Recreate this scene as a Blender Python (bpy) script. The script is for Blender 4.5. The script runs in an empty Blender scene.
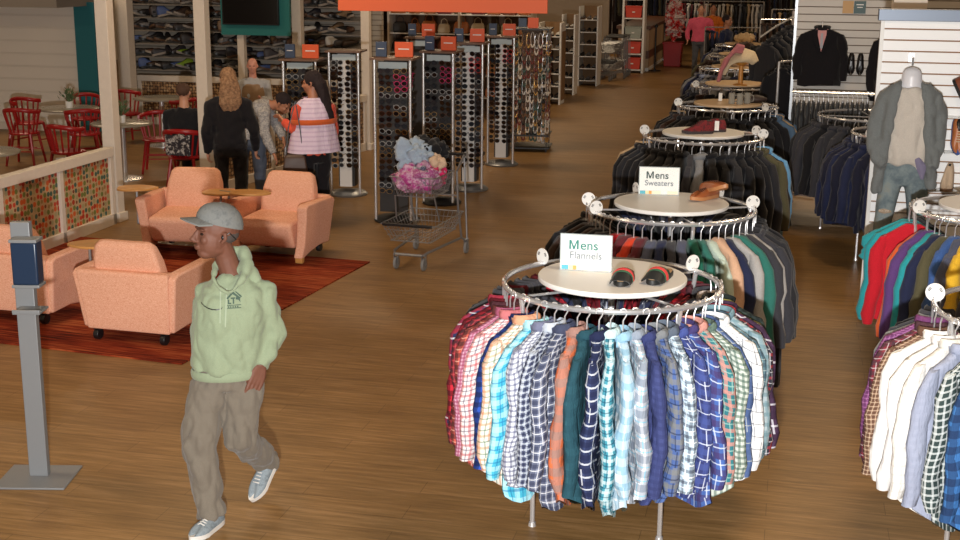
import bpy, math, random
from mathutils import Vector, Matrix, noise, Euler
import numpy as np
PI = math.pi; R = math.radians
random.seed(7)
SC = bpy.context.scene; COL = SC.collection
# ------------------------------------------------------------------ materials
MATS = {}
def lin(c):
    """sRGB 0-255 -> linear"""
    out = []
    for v in c:
        v /= 255.0
        out.append(v / 12.92 if v <= .04045 else ((v + .055) / 1.055) ** 2.4)
    return (out[0], out[1], out[2], 1)
class NT:
    def __init__(s, name, rough=.7, metal=0, spec=.5):
        s.m = bpy.data.materials.new(name); s.m.use_nodes = True
        s.t = s.m.node_tree; s.n = s.t.nodes; s.l = s.t.links
        s.b = s.n['Principled BSDF']
        s.b.inputs['Roughness'].default_value = rough; s.b.inputs['Metallic'].default_value = metal
        s.b.inputs['Specular IOR Level'].default_value = spec
    def node(s, typ, **kw):
        n = s.n.new(typ)
        for k, v in kw.items():
            if k.startswith('i_'):
                n.inputs[int(k[2:])].default_value = v
            else: setattr(n, k, v)
        return n
    def link(s, a, b): s.l.new(a, b)
    def math(s, op, a, b=0.0, c=None):
        n = s.n.new('ShaderNodeMath'); n.operation = op
        for i, v in enumerate((a, b) if c is None else (a, b, c)):
            if hasattr(v, 'is_linked'): s.link(v, n.inputs[i])
            else: n.inputs[i].default_value = v
        return n.outputs[0]
    def mix(s, f, a, b, mode='MIX'):
        n = s.n.new('ShaderNodeMix'); n.data_type = 'RGBA'; n.blend_type = mode
        for i, v in ((0, f), (6, a), (7, b)):
            if hasattr(v, 'is_linked'): s.link(v, n.inputs[i])
            else: n.inputs[i].default_value = v
        return n.outputs[2]
    def coords(s, kind='Object', scale=(1, 1, 1), rot=(0, 0, 0)):
        tc = s.n.new('ShaderNodeTexCoord'); mp = s.n.new('ShaderNodeMapping')
        mp.inputs['Scale'].default_value = scale; mp.inputs['Rotation'].default_value = rot
        s.link(tc.outputs[kind], mp.inputs[0]); return mp.outputs[0]
    def noise(s, co, scale, detail=3, rough=.5):
        n = s.node('ShaderNodeTexNoise'); n.inputs['Scale'].default_value = scale
        n.inputs['Detail'].default_value = detail; n.inputs['Roughness'].default_value = rough
        s.link(co, n.inputs['Vector']); return n.outputs['Fac']
    def ramp(s, f, stops, interp='LINEAR'):
        n = s.n.new('ShaderNodeValToRGB'); e = n.color_ramp; e.interpolation = interp
        while len(e.elements) < len(stops): e.elements.new(.5)
        for el, (p, c) in zip(e.elements, stops): el.position = p; el.color = c
        s.link(f, n.inputs[0]); return n.outputs[0]
    def bump(s, h, strength=.3, dist=.01):
        n = s.n.new('ShaderNodeBump'); n.inputs['Strength'].default_value = strength
        n.inputs['Distance'].default_value = dist; s.link(h, n.inputs['Height'])
        s.link(n.outputs[0], s.b.inputs['Normal'])
    def col(s, c):
        if hasattr(c, 'is_linked'): s.link(c, s.b.inputs['Base Color'])
        else: s.b.inputs['Base Color'].default_value = c
def plain(name, rgb, rough=.6, metal=0, var=0.0, scale=20, bump=0, spec=.5):
    if name in MATS: return MATS[name]
    t = NT(name, rough, metal, spec); c = lin(rgb)
    if var or bump:
        co = t.coords(); f = t.noise(co, scale, 4)
        if var:
            a = tuple(x * (1 - var) for x in c[:3]) + (1,); b = tuple(min(1, x * (1 + var)) for x in c[:3]) + (1,)
            t.col(t.ramp(f, [(.3, a), (.7, b)]))
        else: t.col(c)
        if bump: t.bump(f, bump, .01)
    else: t.col(c)
    MATS[name] = t.m; return t.m
def cloth(name, rgb, var=.12, weave=260, fold=.35, rough=.9):
    """plain woven cloth: fine weave plus broad folds in the bump"""
    if name in MATS: return MATS[name]
    t = NT(name, rough, 0, .2); c = lin(rgb); co = t.coords('Object', (1, 1, .35))
    f = t.noise(co, 14, 3); w = t.noise(t.coords(), weave, 1)
    a = tuple(x * (1 - var) for x in c[:3]) + (1,); b = tuple(min(1, x * (1 + var)) for x in c[:3]) + (1,)
    t.col(t.ramp(w, [(.35, a), (.65, b)])); t.bump(f, fold, .03)
    t.b.inputs['Sheen Weight'].default_value = .15
    MATS[name] = t.m; return t.m
def plaid(name, base, c1, w1, c2=None, w2=.08, per=.11, amt=.6, perv=None):
    """woven check: wide bands c1 both ways over the base, thin lines c2"""
    if name in MATS: return MATS[name]
    t = NT(name, .9, 0, .2); per *= .74; perv = (perv or per / .74) * (.74 if perv is None else 1)
    base, c1 = [tuple(v * .88 + .12 * sum(q) / 3 for v in q) for q in (base, c1)]
    tc = t.n.new('ShaderNodeTexCoord'); sp = t.n.new('ShaderNodeSeparateXYZ')
    t.link(tc.outputs['UV'], sp.inputs[0])
    u = t.math('FRACT', t.math('DIVIDE', sp.outputs[0], per)); v = t.math('FRACT', t.math('DIVIDE', sp.outputs[1], perv))
    mu = t.math('MULTIPLY', t.math('LESS_THAN', u, w1), amt); mv = t.math('MULTIPLY', t.math('LESS_THAN', v, w1), amt)
    c = t.mix(mu, lin(base), lin(c1)); c = t.mix(mv, c, lin(c1))
    if c2:
        k = .5 + w1 / 2
        lu = t.math('MULTIPLY', t.math('COMPARE', u, k, w2 / 2), .62); lv = t.math('MULTIPLY', t.math('COMPARE', v, k, w2 / 2), .62)
        c = t.mix(lu, c, lin(c2)); c = t.mix(lv, c, lin(c2))
    t.col(c); t.bump(t.noise(t.coords('Object', (1, 1, .3)), 22, 4, .6), .6, .03)
    MATS[name] = t.m; return t.m
def metal(name, rgb=(200, 200, 200), rough=.22): return plain(name, rgb, rough, .72)
def emit(name, rgb, s):
    if name in MATS: return MATS[name]
    t = NT(name); t.col(lin(rgb)); t.b.inputs['Emission Color'].default_value = lin(rgb)
    t.b.inputs['Emission Strength'].default_value = s; MATS[name] = t.m; return t.m
def glass(name, rgb=(240, 245, 245), alpha=.35):
    if name in MATS: return MATS[name]
    t = NT(name, .05); t.col(lin(rgb)); t.b.inputs['Alpha'].default_value = alpha; MATS[name] = t.m; return t.m
def floor_mat():
    t = NT('wood_plank_floor', .42, 0, .2); co = t.coords('Object', (1, 1, 1))
    br = t.node('ShaderNodeTexBrick'); t.link(co, br.inputs['Vector'])
    br.inputs['Scale'].default_value = 1; br.inputs['Brick Width'].default_value = 1.25; br.inputs['Row Height'].default_value = .17
    br.inputs['Mortar Size'].default_value = .002; br.inputs['Mortar Smooth'].default_value = .3; br.inputs['Bias'].default_value = 0
    br.inputs['Color1'].default_value = (.25, .25, .25, 1); br.inputs['Color2'].default_value = (.75, .75, .75, 1); br.inputs['Mortar'].default_value = (0, 0, 0, 1)
    g = t.noise(t.coords('Object', (1.2, 14, 1)), 2.2, 6, .65); g2 = t.noise(t.coords('Object', (.5, 2.5, 1)), 2, 3)
    s = t.math('ADD', t.math('MULTIPLY', g, .75), t.math('MULTIPLY', g2, .25))
    c = t.ramp(s, [(.34, lin((116, 86, 52))), (.5, lin((138, 105, 64))), (.64, lin((158, 122, 80)))])
    sep = t.node('ShaderNodeSeparateColor'); t.link(br.outputs['Color'], sep.inputs[0])
    k = t.math('ADD', .86, t.math('MULTIPLY', sep.outputs[0], .24))
    cb = t.node('ShaderNodeCombineColor')
    for i in range(3): t.link(k, cb.inputs[i])
    c = t.mix(1.0, c, cb.outputs[0], 'MULTIPLY'); c = t.mix(t.math('MULTIPLY', br.outputs['Fac'], .45), c, lin((60, 42, 28)))
    t.col(c); t.bump(g, .06, .005); return t.m
def rug_mat():
    t = NT('red_rug', .95, 0, .1); a = t.noise(t.coords('Object', (1.2, 22, 1)), 2.0, 5, .6); b = t.noise(t.coords('Object', (.5, 2.2, 1)), 1.6, 2)
    c = t.ramp(t.math('ADD', t.math('MULTIPLY', a, .7), t.math('MULTIPLY', b, .3)), [(.38, lin((60, 26, 18))), (.45, lin((112, 40, 24))), (.53, lin((146, 60, 34))), (.62, lin((178, 98, 58)))])
    t.col(c); t.bump(t.noise(t.coords(), 160, 2), .5, .01); return t.m
def dots_mat(name, bg, cols, scale=26, bgv=None):
    t = NT(name, .6); v = t.node('ShaderNodeTexVoronoi'); v.inputs['Scale'].default_value = scale; v.inputs['Randomness'].default_value = .35
    t.link(t.coords('Object', (0, 1, 1) if name.startswith('y') else (1, 1, 1)), v.inputs['Vector'])
    sep = t.node('ShaderNodeSeparateColor'); t.link(v.outputs['Color'], sep.inputs[0])
    c = t.ramp(sep.outputs[0], [(i / len(cols), lin(q)) for i, q in enumerate(cols)], 'CONSTANT')
    m = t.math('LESS_THAN', v.outputs['Distance'], .46); t.col(t.mix(m, lin(bg), c)); return t.m
def weave_mat(name, base, thread, rough=.9):
    t = NT(name, rough, 0, .2)
    a = t.noise(t.coords('Object', (1, 1, 7)), 60, 2); b = t.noise(t.coords('Object', (7, 7, 1)), 60, 2)
    f = t.math('MAXIMUM', a, b); c = t.ramp(f, [(.42, lin(base)), (.7, lin(thread))])
    t.col(c); t.bump(f, .25, .005); return t.m
def slat_mat(name, rgb, groove, per):
    t = NT(name, .5); tc = t.coords(); sp = t.node('ShaderNodeSeparateXYZ'); t.link(tc, sp.inputs[0])
    f = t.math('FRACT', t.math('DIVIDE', sp.outputs[2], per)); m = t.math('LESS_THAN', f, .13)
    t.col(t.mix(m, lin(rgb), lin(groove))); t.bump(t.math('SUBTRACT', 1, m), .8, .01); return t.m
def carpetish(name, cols, scale):
    t = NT(name, .9); f = t.noise(t.coords(), scale, 4, .7)
    t.col(t.ramp(f, [(.3 + .4 * i / (len(cols) - 1), lin(q)) for i, q in enumerate(cols)])); return t.m
CHROME = metal('chrome', (228, 228, 230), .24); STEEL = metal('brushed_steel', (150, 152, 155), .35)
BLK = plain('black_plastic', (22, 22, 24), .4); WHT = plain('white_laminate', (228, 226, 222), .4)
HOOK = metal('hanger_wire', (232, 232, 235), .3); CLEAR = plain('clear_plastic', (196, 200, 204), .25)
OFFW = plain('offwhite_paint', (216, 204, 190), .55, var=.03)
# ------------------------------------------------------------------ mesh building
class MB:
    def __init__(s): s.v = []; s.f = []; s.uv = {}; s.mi = []; s.k = 0
    def add(s, vs, fs, uvs=None):
        o = len(s.v); s.v += [tuple(p) for p in vs]
        for i, f in enumerate(fs):
            if uvs: s.uv[len(s.f)] = uvs[i]
            s.f.append(tuple(o + j for j in f)); s.mi.append(s.k)
        return s
    def mat(s, k): s.k = k; return s
    def box(s, c, d, rz=0, M=None):
        x, y, z = [q / 2 for q in d]; vs = [Vector((a * x, b * y, e * z)) for a in (-1, 1) for b in (-1, 1) for e in (-1, 1)]
        if rz: m = Matrix.Rotation(rz, 3, 'Z'); vs = [m @ p for p in vs]
        if M is not None: vs = [M @ p for p in vs]
        vs = [p + Vector(c) for p in vs]
        return s.add(vs, [(0, 1, 3, 2), (4, 6, 7, 5), (0, 4, 5, 1), (2, 3, 7, 6), (0, 2, 6, 4), (1, 5, 7, 3)])
    def tube(s, pts, r, n=8, cap=True, closed=False, flat=None, ref=None):
        """swept tube; r number or list; flat = (a,b) factors for an elliptical section"""
        pts = [Vector(p) for p in pts]; N = len(pts); rr = r if isinstance(r, (list, tuple)) else [r] * N
        rings = []; prev = None
        for i, p in enumerate(pts):
            if closed: t = (pts[(i + 1) % N] - pts[i - 1])
            else: t = pts[min(i + 1, N - 1)] - pts[max(i - 1, 0)]
            t.normalize()
            if prev is None:
                a = Vector(ref) if ref else (Vector((0, 0, 1)) if abs(t.z) < .9 else Vector((1, 0, 0)))
            else: a = prev
            a = a - t * a.dot(t)
            if a.length < 1e-6: a = t.orthogonal()
            a.normalize(); prev = a; b = t.cross(a); q = rr[i]
            ra, rb = q if isinstance(q, (list, tuple)) else (q, q)
            if flat: ra, rb = ra * flat[0], rb * flat[1]
            rings.append([p + a * ra * math.cos(2 * PI * k / n) + b * rb * math.sin(2 * PI * k / n) for k in range(n)])
        vs = [v for g in rings for v in g]; fs = []
        for i in range(N if closed else N - 1):
            j = (i + 1) % N
            for k in range(n): fs.append((i * n + k, i * n + (k + 1) % n, j * n + (k + 1) % n, j * n + k))
        if cap and not closed: fs += [tuple(reversed(range(n))), tuple((N - 1) * n + k for k in range(n))]
        return s.add(vs, fs)
    def cyl(s, a, b, r, r2=None, n=16): return s.tube([a, b], [r, r if r2 is None else r2], n)
    def lathe(s, prof, n=24, c=(0, 0, 0)):
        N = len(prof); vs = []; fs = []
        for r, z in prof:
            for k in range(n): vs.append((c[0] + r * math.cos(2 * PI * k / n), c[1] + r * math.sin(2 * PI * k / n), c[2] + z))
        for i in range(N - 1):
            for k in range(n): fs.append((i * n + k, i * n + (k + 1) % n, (i + 1) * n + (k + 1) % n, (i + 1) * n + k))
        fs += [tuple(reversed(range(n))), tuple((N - 1) * n + k for k in range(n))]
        return s.add(vs, fs)
    def ell(s, c, r, n=14, m=9, M=None):
        vs = [Vector((0, 0, -r[2]))]; fs = []
        for i in range(1, m):
            ph = -PI / 2 + PI * i / m
            for k in range(n): vs.append(Vector((r[0] * math.cos(ph) * math.cos(2 * PI * k / n), r[1] * math.cos(ph) * math.sin(2 * PI * k / n), r[2] * math.sin(ph))))
        vs.append(Vector((0, 0, r[2]))); L = len(vs) - 1
        for k in range(n):
            fs.append((0, 1 + (k + 1) % n, 1 + k)); fs.append((L, L - n + k, L - n + (k + 1) % n))
        for i in range(m - 2):
            for k in range(n): fs.append((1 + i * n + k, 1 + i * n + (k + 1) % n, 1 + (i + 1) * n + (k + 1) % n, 1 + (i + 1) * n + k))
        if M is not None: vs = [M @ p for p in vs]
        return s.add([p + Vector(c) for p in vs], fs)
    def prism(s, pts, h, axis='z', o=0):
        """polygon pts (a,b) extruded h along axis from o"""
        def mk(a, b, t): return {'z': (a, b, t), 'y': (a, t, b), 'x': (t, a, b)}[axis]
        n = len(pts); vs = [mk(a, b, o) for a, b in pts] + [mk(a, b, o + h) for a, b in pts]
        return s.add(vs, [tuple(range(n)), tuple(n + i for i in reversed(range(n)))] + [(i, (i + 1) % n, n + (i + 1) % n, n + i) for i in range(n)])
    def loft(s, secs, cap=True, uvf=True):
        """list of equal-length closed loops; metres as UV"""
        n = len(secs[0]); vs = [p for g in secs for p in g]; fs = []; uvs = []
        vv = 0
        for i in range(len(secs) - 1):
            d = (Vector(secs[i][0]) - Vector(secs[i + 1][0])).length
            u = 0
            for k in range(n):
                e = (Vector(secs[i][k]) - Vector(secs[i][(k + 1) % n])).length
                fs.append((i * n + k, i * n + (k + 1) % n, (i + 1) * n + (k + 1) % n, (i + 1) * n + k))
                uvs.append(((u, vv), (u + e, vv), (u + e, vv + d), (u, vv + d))); u += e
            vv += d
        if cap:
            fs += [tuple(reversed(range(n))), tuple((len(secs) - 1) * n + k for k in range(n))]
            uvs += [tuple((0.01 * k, 0) for k in range(n))] * 2
        return s.add(vs, fs, uvs)
    def mesh(s, name, smooth=40, fixn=True):
        me = bpy.data.meshes.new(name); me.from_pydata(s.v, [], s.f)
        if s.uv:
            uvl = me.uv_layers.new(name='UVMap')
            for pi, uvs in s.uv.items():
                p = me.polygons[pi]
                for li, uv in zip(p.loop_indices, uvs): uvl.data[li].uv = uv
        me.polygons.foreach_set('material_index', s.mi)
        if fixn:
            import bmesh
            bm = bmesh.new(); bm.from_mesh(me); bmesh.ops.recalc_face_normals(bm, faces=bm.faces); bm.to_mesh(me); bm.free()
        if smooth:
            me.polygons.foreach_set('use_smooth', [True] * len(me.polygons))
            if smooth < 180: me.set_sharp_from_angle(angle=R(smooth))
        me.update(); return me
    def build(s, name, mats, parent=None, loc=(0, 0, 0), rot=(0, 0, 0), smooth=40, bevel=0, sub=0):
        return put(name, s.mesh(name, smooth), mats, parent, loc, rot, bevel, sub)
def put(name, me, mats, parent=None, loc=(0, 0, 0), rot=(0, 0, 0), bevel=0, sub=0):
    if not isinstance(mats, (list, tuple)): mats = [mats]
    if len(me.materials) == 0:
        for m in mats: me.materials.append(m)
    o = bpy.data.objects.new(name, me); COL.objects.link(o); o.location = loc; o.rotation_euler = rot
    for i, m in enumerate(mats):
        if me.materials[i] != m: o.material_slots[i].link = 'OBJECT'; o.material_slots[i].material = m
    if parent: o.parent = parent
    if bevel:
        b = o.modifiers.new('bevel', 'BEVEL'); b.width = bevel; b.segments = 3; b.limit_method = 'ANGLE'; b.angle_limit = R(35)
    if sub:
        q = o.modifiers.new('sub', 'SUBSURF'); q.levels = sub; q.render_levels = sub
    return o
def tag(o, label=None, cat=None, group=None, kind=None):
    if label: o['label'] = label
    if cat: o['category'] = cat
    if group: o['group'] = group
    if kind: o['kind'] = kind
    return o
def thing(name, label, cat, loc=(0, 0, 0), rz=0, group=None):
    o = bpy.data.objects.new(name, None); COL.objects.link(o); o.location = loc; o.rotation_euler = (0, 0, rz)
    o.empty_display_size = .1
    return tag(o, label, cat, group)
def struct(name, mb, mats, label=None, **kw):
    o = mb.build(name, mats, **kw); o['kind'] = 'structure'
    if label: o['label'] = label
    return o
KIDS = {}
def kids(o):
    return [c for c in o.children]
def dup(o, loc=None, rz=None, label=None, parent=None, sub=None):
    c = o.copy(); COL.objects.link(c)
    if loc is not None: c.location = loc
    if rz is not None: c.rotation_euler = (0, 0, rz)
    if label: c['label'] = label
    if parent: c.parent = parent
    for ch in o.children: dup(ch, parent=c)
    return c
def remesh(mb, voxel, it=6, fac=.6, name='body'):
    me = mb.mesh('tmp', 0, False); o = bpy.data.objects.new('tmp', me); COL.objects.link(o)
    m = o.modifiers.new('r', 'REMESH'); m.mode = 'VOXEL'; m.voxel_size = voxel; m.use_smooth_shade = True
    q = o.modifiers.new('s', 'SMOOTH'); q.factor = fac; q.iterations = it
    dg = bpy.context.evaluated_depsgraph_get(); ev = o.evaluated_get(dg); out = bpy.data.meshes.new_from_object(ev)
    bpy.data.objects.remove(o); bpy.data.meshes.remove(me); out.name = name; out.materials.clear()
    out.polygons.foreach_set('use_smooth', [True] * len(out.polygons)); return out
def wrinkle(me, amp, freq=(9, 9, 5), seed=0, zr=None):
    off = Vector((seed * 3.1, seed * 1.7, seed)); n = len(me.vertices)
    nr = [v.normal.copy() for v in me.vertices]
    for v, q in zip(me.vertices, nr):
        p = v.co; d = noise.noise(Vector((p.x * freq[0], p.y * freq[1], p.z * freq[2])) + off)
        d = (abs(d) * 2 - .5)
        v.co = p + q * d * amp
    me.update(); return me
def text_mesh(name, body, size, mat, parent, loc, rot, bold=0.0, ext=.0006, align='CENTER'):
    cu = bpy.data.curves.new(name, 'FONT'); cu.body = body; cu.size = size; cu.align_x = align; cu.extrude = ext; cu.offset = bold
    o = bpy.data.objects.new('tmp', cu); COL.objects.link(o); dg = bpy.context.evaluated_depsgraph_get()
    me = bpy.data.meshes.new_from_object(o.evaluated_get(dg)); bpy.data.objects.remove(o)
    me.name = name; me.materials.clear(); return put(name, me, mat, parent, loc, rot)
ORD = ['first', 'second', 'third', 'fourth', 'fifth', 'sixth', 'seventh', 'eighth', 'ninth', 'tenth', 'eleventh', 'twelfth', 'thirteenth', 'fourteenth', 'fifteenth', 'sixteenth', 'seventeenth', 'eighteenth', 'nineteenth', 'twentieth']
ORD += ['twenty-' + q for q in ORD[:9]] + ['thirtieth'] + ['thirty-' + q for q in ORD[:9]] + ['fortieth'] + ['forty-' + q for q in ORD[:9]]
# ------------------------------------------------------------------ camera
yaw, pit, roll = R(13.4), R(13.58), R(.4)
fw = Vector((-math.sin(yaw) * math.cos(pit), math.cos(yaw) * math.cos(pit), -math.sin(pit)))
rt = Vector((math.cos(yaw), math.sin(yaw), 0)); up = rt.cross(fw)
r2 = rt * math.cos(roll) + up * math.sin(roll); u2 = up * math.cos(roll) - rt * math.sin(roll)
cam = bpy.data.cameras.new('camera'); co = bpy.data.objects.new('camera', cam); COL.objects.link(co)
cam.sensor_width = 36; cam.lens = 36 * 1300 / 960; cam.clip_end = 200
M = Matrix((r2, u2, -fw)).transposed().to_4x4(); M.translation = Vector((0, 0, 2.9)); co.matrix_world = M
SC.camera = co
#@@ROOM
# ------------------------------------------------------------------ room shell
fl = MB().box((-4, 23, -.05), (30, 58, .1)); struct('floor', fl, floor_mat(), 'brown wood plank floor')
CEIL = plain('ceiling_paint', (70, 62, 54), .9)
WALLP = plain('wall_paint_warm', (214, 200, 180), .8)
struct('ceiling', MB().box((-4, 23, 4.55), (30, 58, .1)), CEIL)
struct('wall_back', MB().box((-4, 51, 2.2), (30, .2, 4.6)), plain('dark_back_wall', (60, 44, 32), .9))
struct('wall_left', MB().box((-18.6, 23, 2.2), (.2, 56, 4.6)), WALLP)
struct('wall_right', MB().box((7, 23, 2.2), (.2, 56, 4.6)), WALLP)
SH = slat_mat('painted_boards', (226, 218, 206), (220, 212, 200), .21)
struct('wall_cafe', MB().box((-14.9, 19.6, 1.15), (7.0, .2, 2.3)), SH, 'cream boarded wall behind the cafe')
struct('trim_1', MB().box((-14.9, 19.47, .06), (7.0, .04, .12)), OFFW)
struct('trim_2', MB().box((-11.26, 19.44, 1.08), (.36, .1, 2.1)), plain('teal_paint', (30, 106, 116), .6), 'teal painted wall strip')
struct('ceiling_soffit', MB().box((-14.9, 19.1, 2.30), (7.4, 1.2, .46)), plain('soffit_grey', (120, 112, 104), .7))
# columns
def column(n, x, y, w=.17, h=4.5, label='white square column'):
    m = MB().box((x, y, h / 2), (w, w, h)); m.box((x, y, .05), (w + .05, w + .05, .1))
    return struct('column_%d' % n, m, OFFW, label, bevel=.006)
column(1, -7.25, 12.9, .145); column(2, -6.98, 14.72, .145); column(3, -6.29, 18.9, .13)
column(4, -10.98, 20.2, .22); column(5, -9.05, 20.6, .12); column(6, -8.1, 20.75, .16)
struct('column_7', MB().box((.95, 12.2, 1.9), (.28, .28, 3.8)), OFFW)
# low partitions with patterned panels
DOT = dots_mat('y_dotted_panel', (184, 156, 118), [(168, 52, 28), (196, 92, 40), (110, 118, 56), (160, 150, 110), (64, 96, 84), (188, 60, 36), (150, 120, 70), (120, 60, 34)], 17)
BASK = dots_mat('ybasket_panel', (84, 60, 44), [(176, 140, 100), (150, 112, 76), (190, 160, 122), (136, 100, 68)], 20)
def partition(n, a, b, mat, posts=2, h=.85, lab='low partition wall with a patterned panel in a white frame'):
    a = Vector((a[0], a[1], 0)); b = Vector((b[0], b[1], 0)); L = (b - a).length; ang = math.atan2(b.y - a.y, b.x - a.x)
    r = thing('partition_%d' % n, lab, 'partition', a, ang); r['kind'] = 'structure'
    f = MB().box((L / 2, 0, h - .05), (L, .11, .1)).box((L / 2, 0, .06), (L, .09, .12))
    for i in range(posts + 1): f.box((max(.035, min(L - .035, L * i / posts)), 0, h / 2 - .025), (.07, .09, h - .06))
    f.build('partition_frame', OFFW, r, bevel=.004)
    for i in range(posts):
        me = MB().box((0, 0, 0), (.03, L / posts - .07, h - .22))
        o = me.build('patterned_panel', mat, r, loc=(L * (i + .5) / posts, 0, h / 2), rot=(0, 0, PI / 2))
    return r
partition(1, (-7.2, 12.75), (-7.2, 6.4), DOT, 6, lab='low white framed wall with colourful dotted panels behind armchairs')
partition(2, (-6.95, 14.85), (-6.3, 18.8), BASK, 3, lab='low white framed wall with brown basketwork panels behind shoppers')
partition(3, (-11.1, 20.8), (-7.3, 20.8), BASK, 2, lab='low white framed wall with woven panels under the shoe wall')
# rug
rg = MB().box((0, 0, .006), (3.9, 3.45, .012)); o = rg.build('area_rug', rug_mat(), loc=(-5.98, 10.15, 0), rot=(0, 0, R(-5)))
tag(o, 'red and orange streaked rug under the salmon armchairs', 'rug')
# ------------------------------------------------------------------ lights
def area(name, loc, sx, sy, p, col, rot=(0, 0, 0)):
    l = bpy.data.lights.new(name, 'AREA'); l.shape = 'RECTANGLE'; l.size = sx; l.size_y = sy; l.energy = p; l.color = col
    o = bpy.data.objects.new(name, l); COL.objects.link(o); o.location = loc; o.rotation_euler = rot; return o
WARM = (1, .74, .47)
LM = emit('light_panel', (255, 236, 205), 2.0)
for y in (6, 12, 18, 24, 31, 39):
    for x in (-12, -5.5, .8):
        pw = 66 * (1.0 if y < 30 else .9)
        area('ceiling_lamp', (x, y, 4.38), 1.2, .6, pw, WARM)
        t = thing('ceiling_light', 'recessed rectangular ceiling light panel', 'ceiling light', (x, y, 4.5), 0, 'ceiling light panels')
        MB().box((0, 0, -.03), (1.3, .7, .06)).build('frame', WHT, t); MB().box((0, 0, -.065), (1.2, .6, .01)).build('diffuser', LM, t)
fl_ = bpy.data.lights.new('camera_flash', 'SPOT'); fl_.energy = 2900; fl_.color = (1, .985, .965); fl_.spot_size = R(100); fl_.spot_blend = .6; fl_.shadow_soft_size = .05
fo = bpy.data.objects.new('camera_flash', fl_); COL.objects.link(fo)
M2 = Matrix((r2, u2, -fw)).transposed().to_4x4(); M2.translation = Vector((0, 0, 2.9)) + r2 * -.12 + u2 * -.5; fo.matrix_world = M2
w = bpy.data.worlds.new('world'); SC.world = w; w.use_nodes = True
w.node_tree.nodes['Background'].inputs[0].default_value = (.9, .72, .52, 1); w.node_tree.nodes['Background'].inputs[1].default_value = .6
SC.view_settings.view_transform = 'Standard'; SC.view_settings.look = 'None'; SC.view_settings.gamma = 1; SC.view_settings.exposure = 0
SC.cycles.use_denoising = True; SC.cycles.max_bounces = 6; SC.cycles.diffuse_bounces = 3; SC.cycles.glossy_bounces = 3; SC.cycles.transparent_max_bounces = 8
SC.cycles.sample_clamp_indirect = 4
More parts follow.
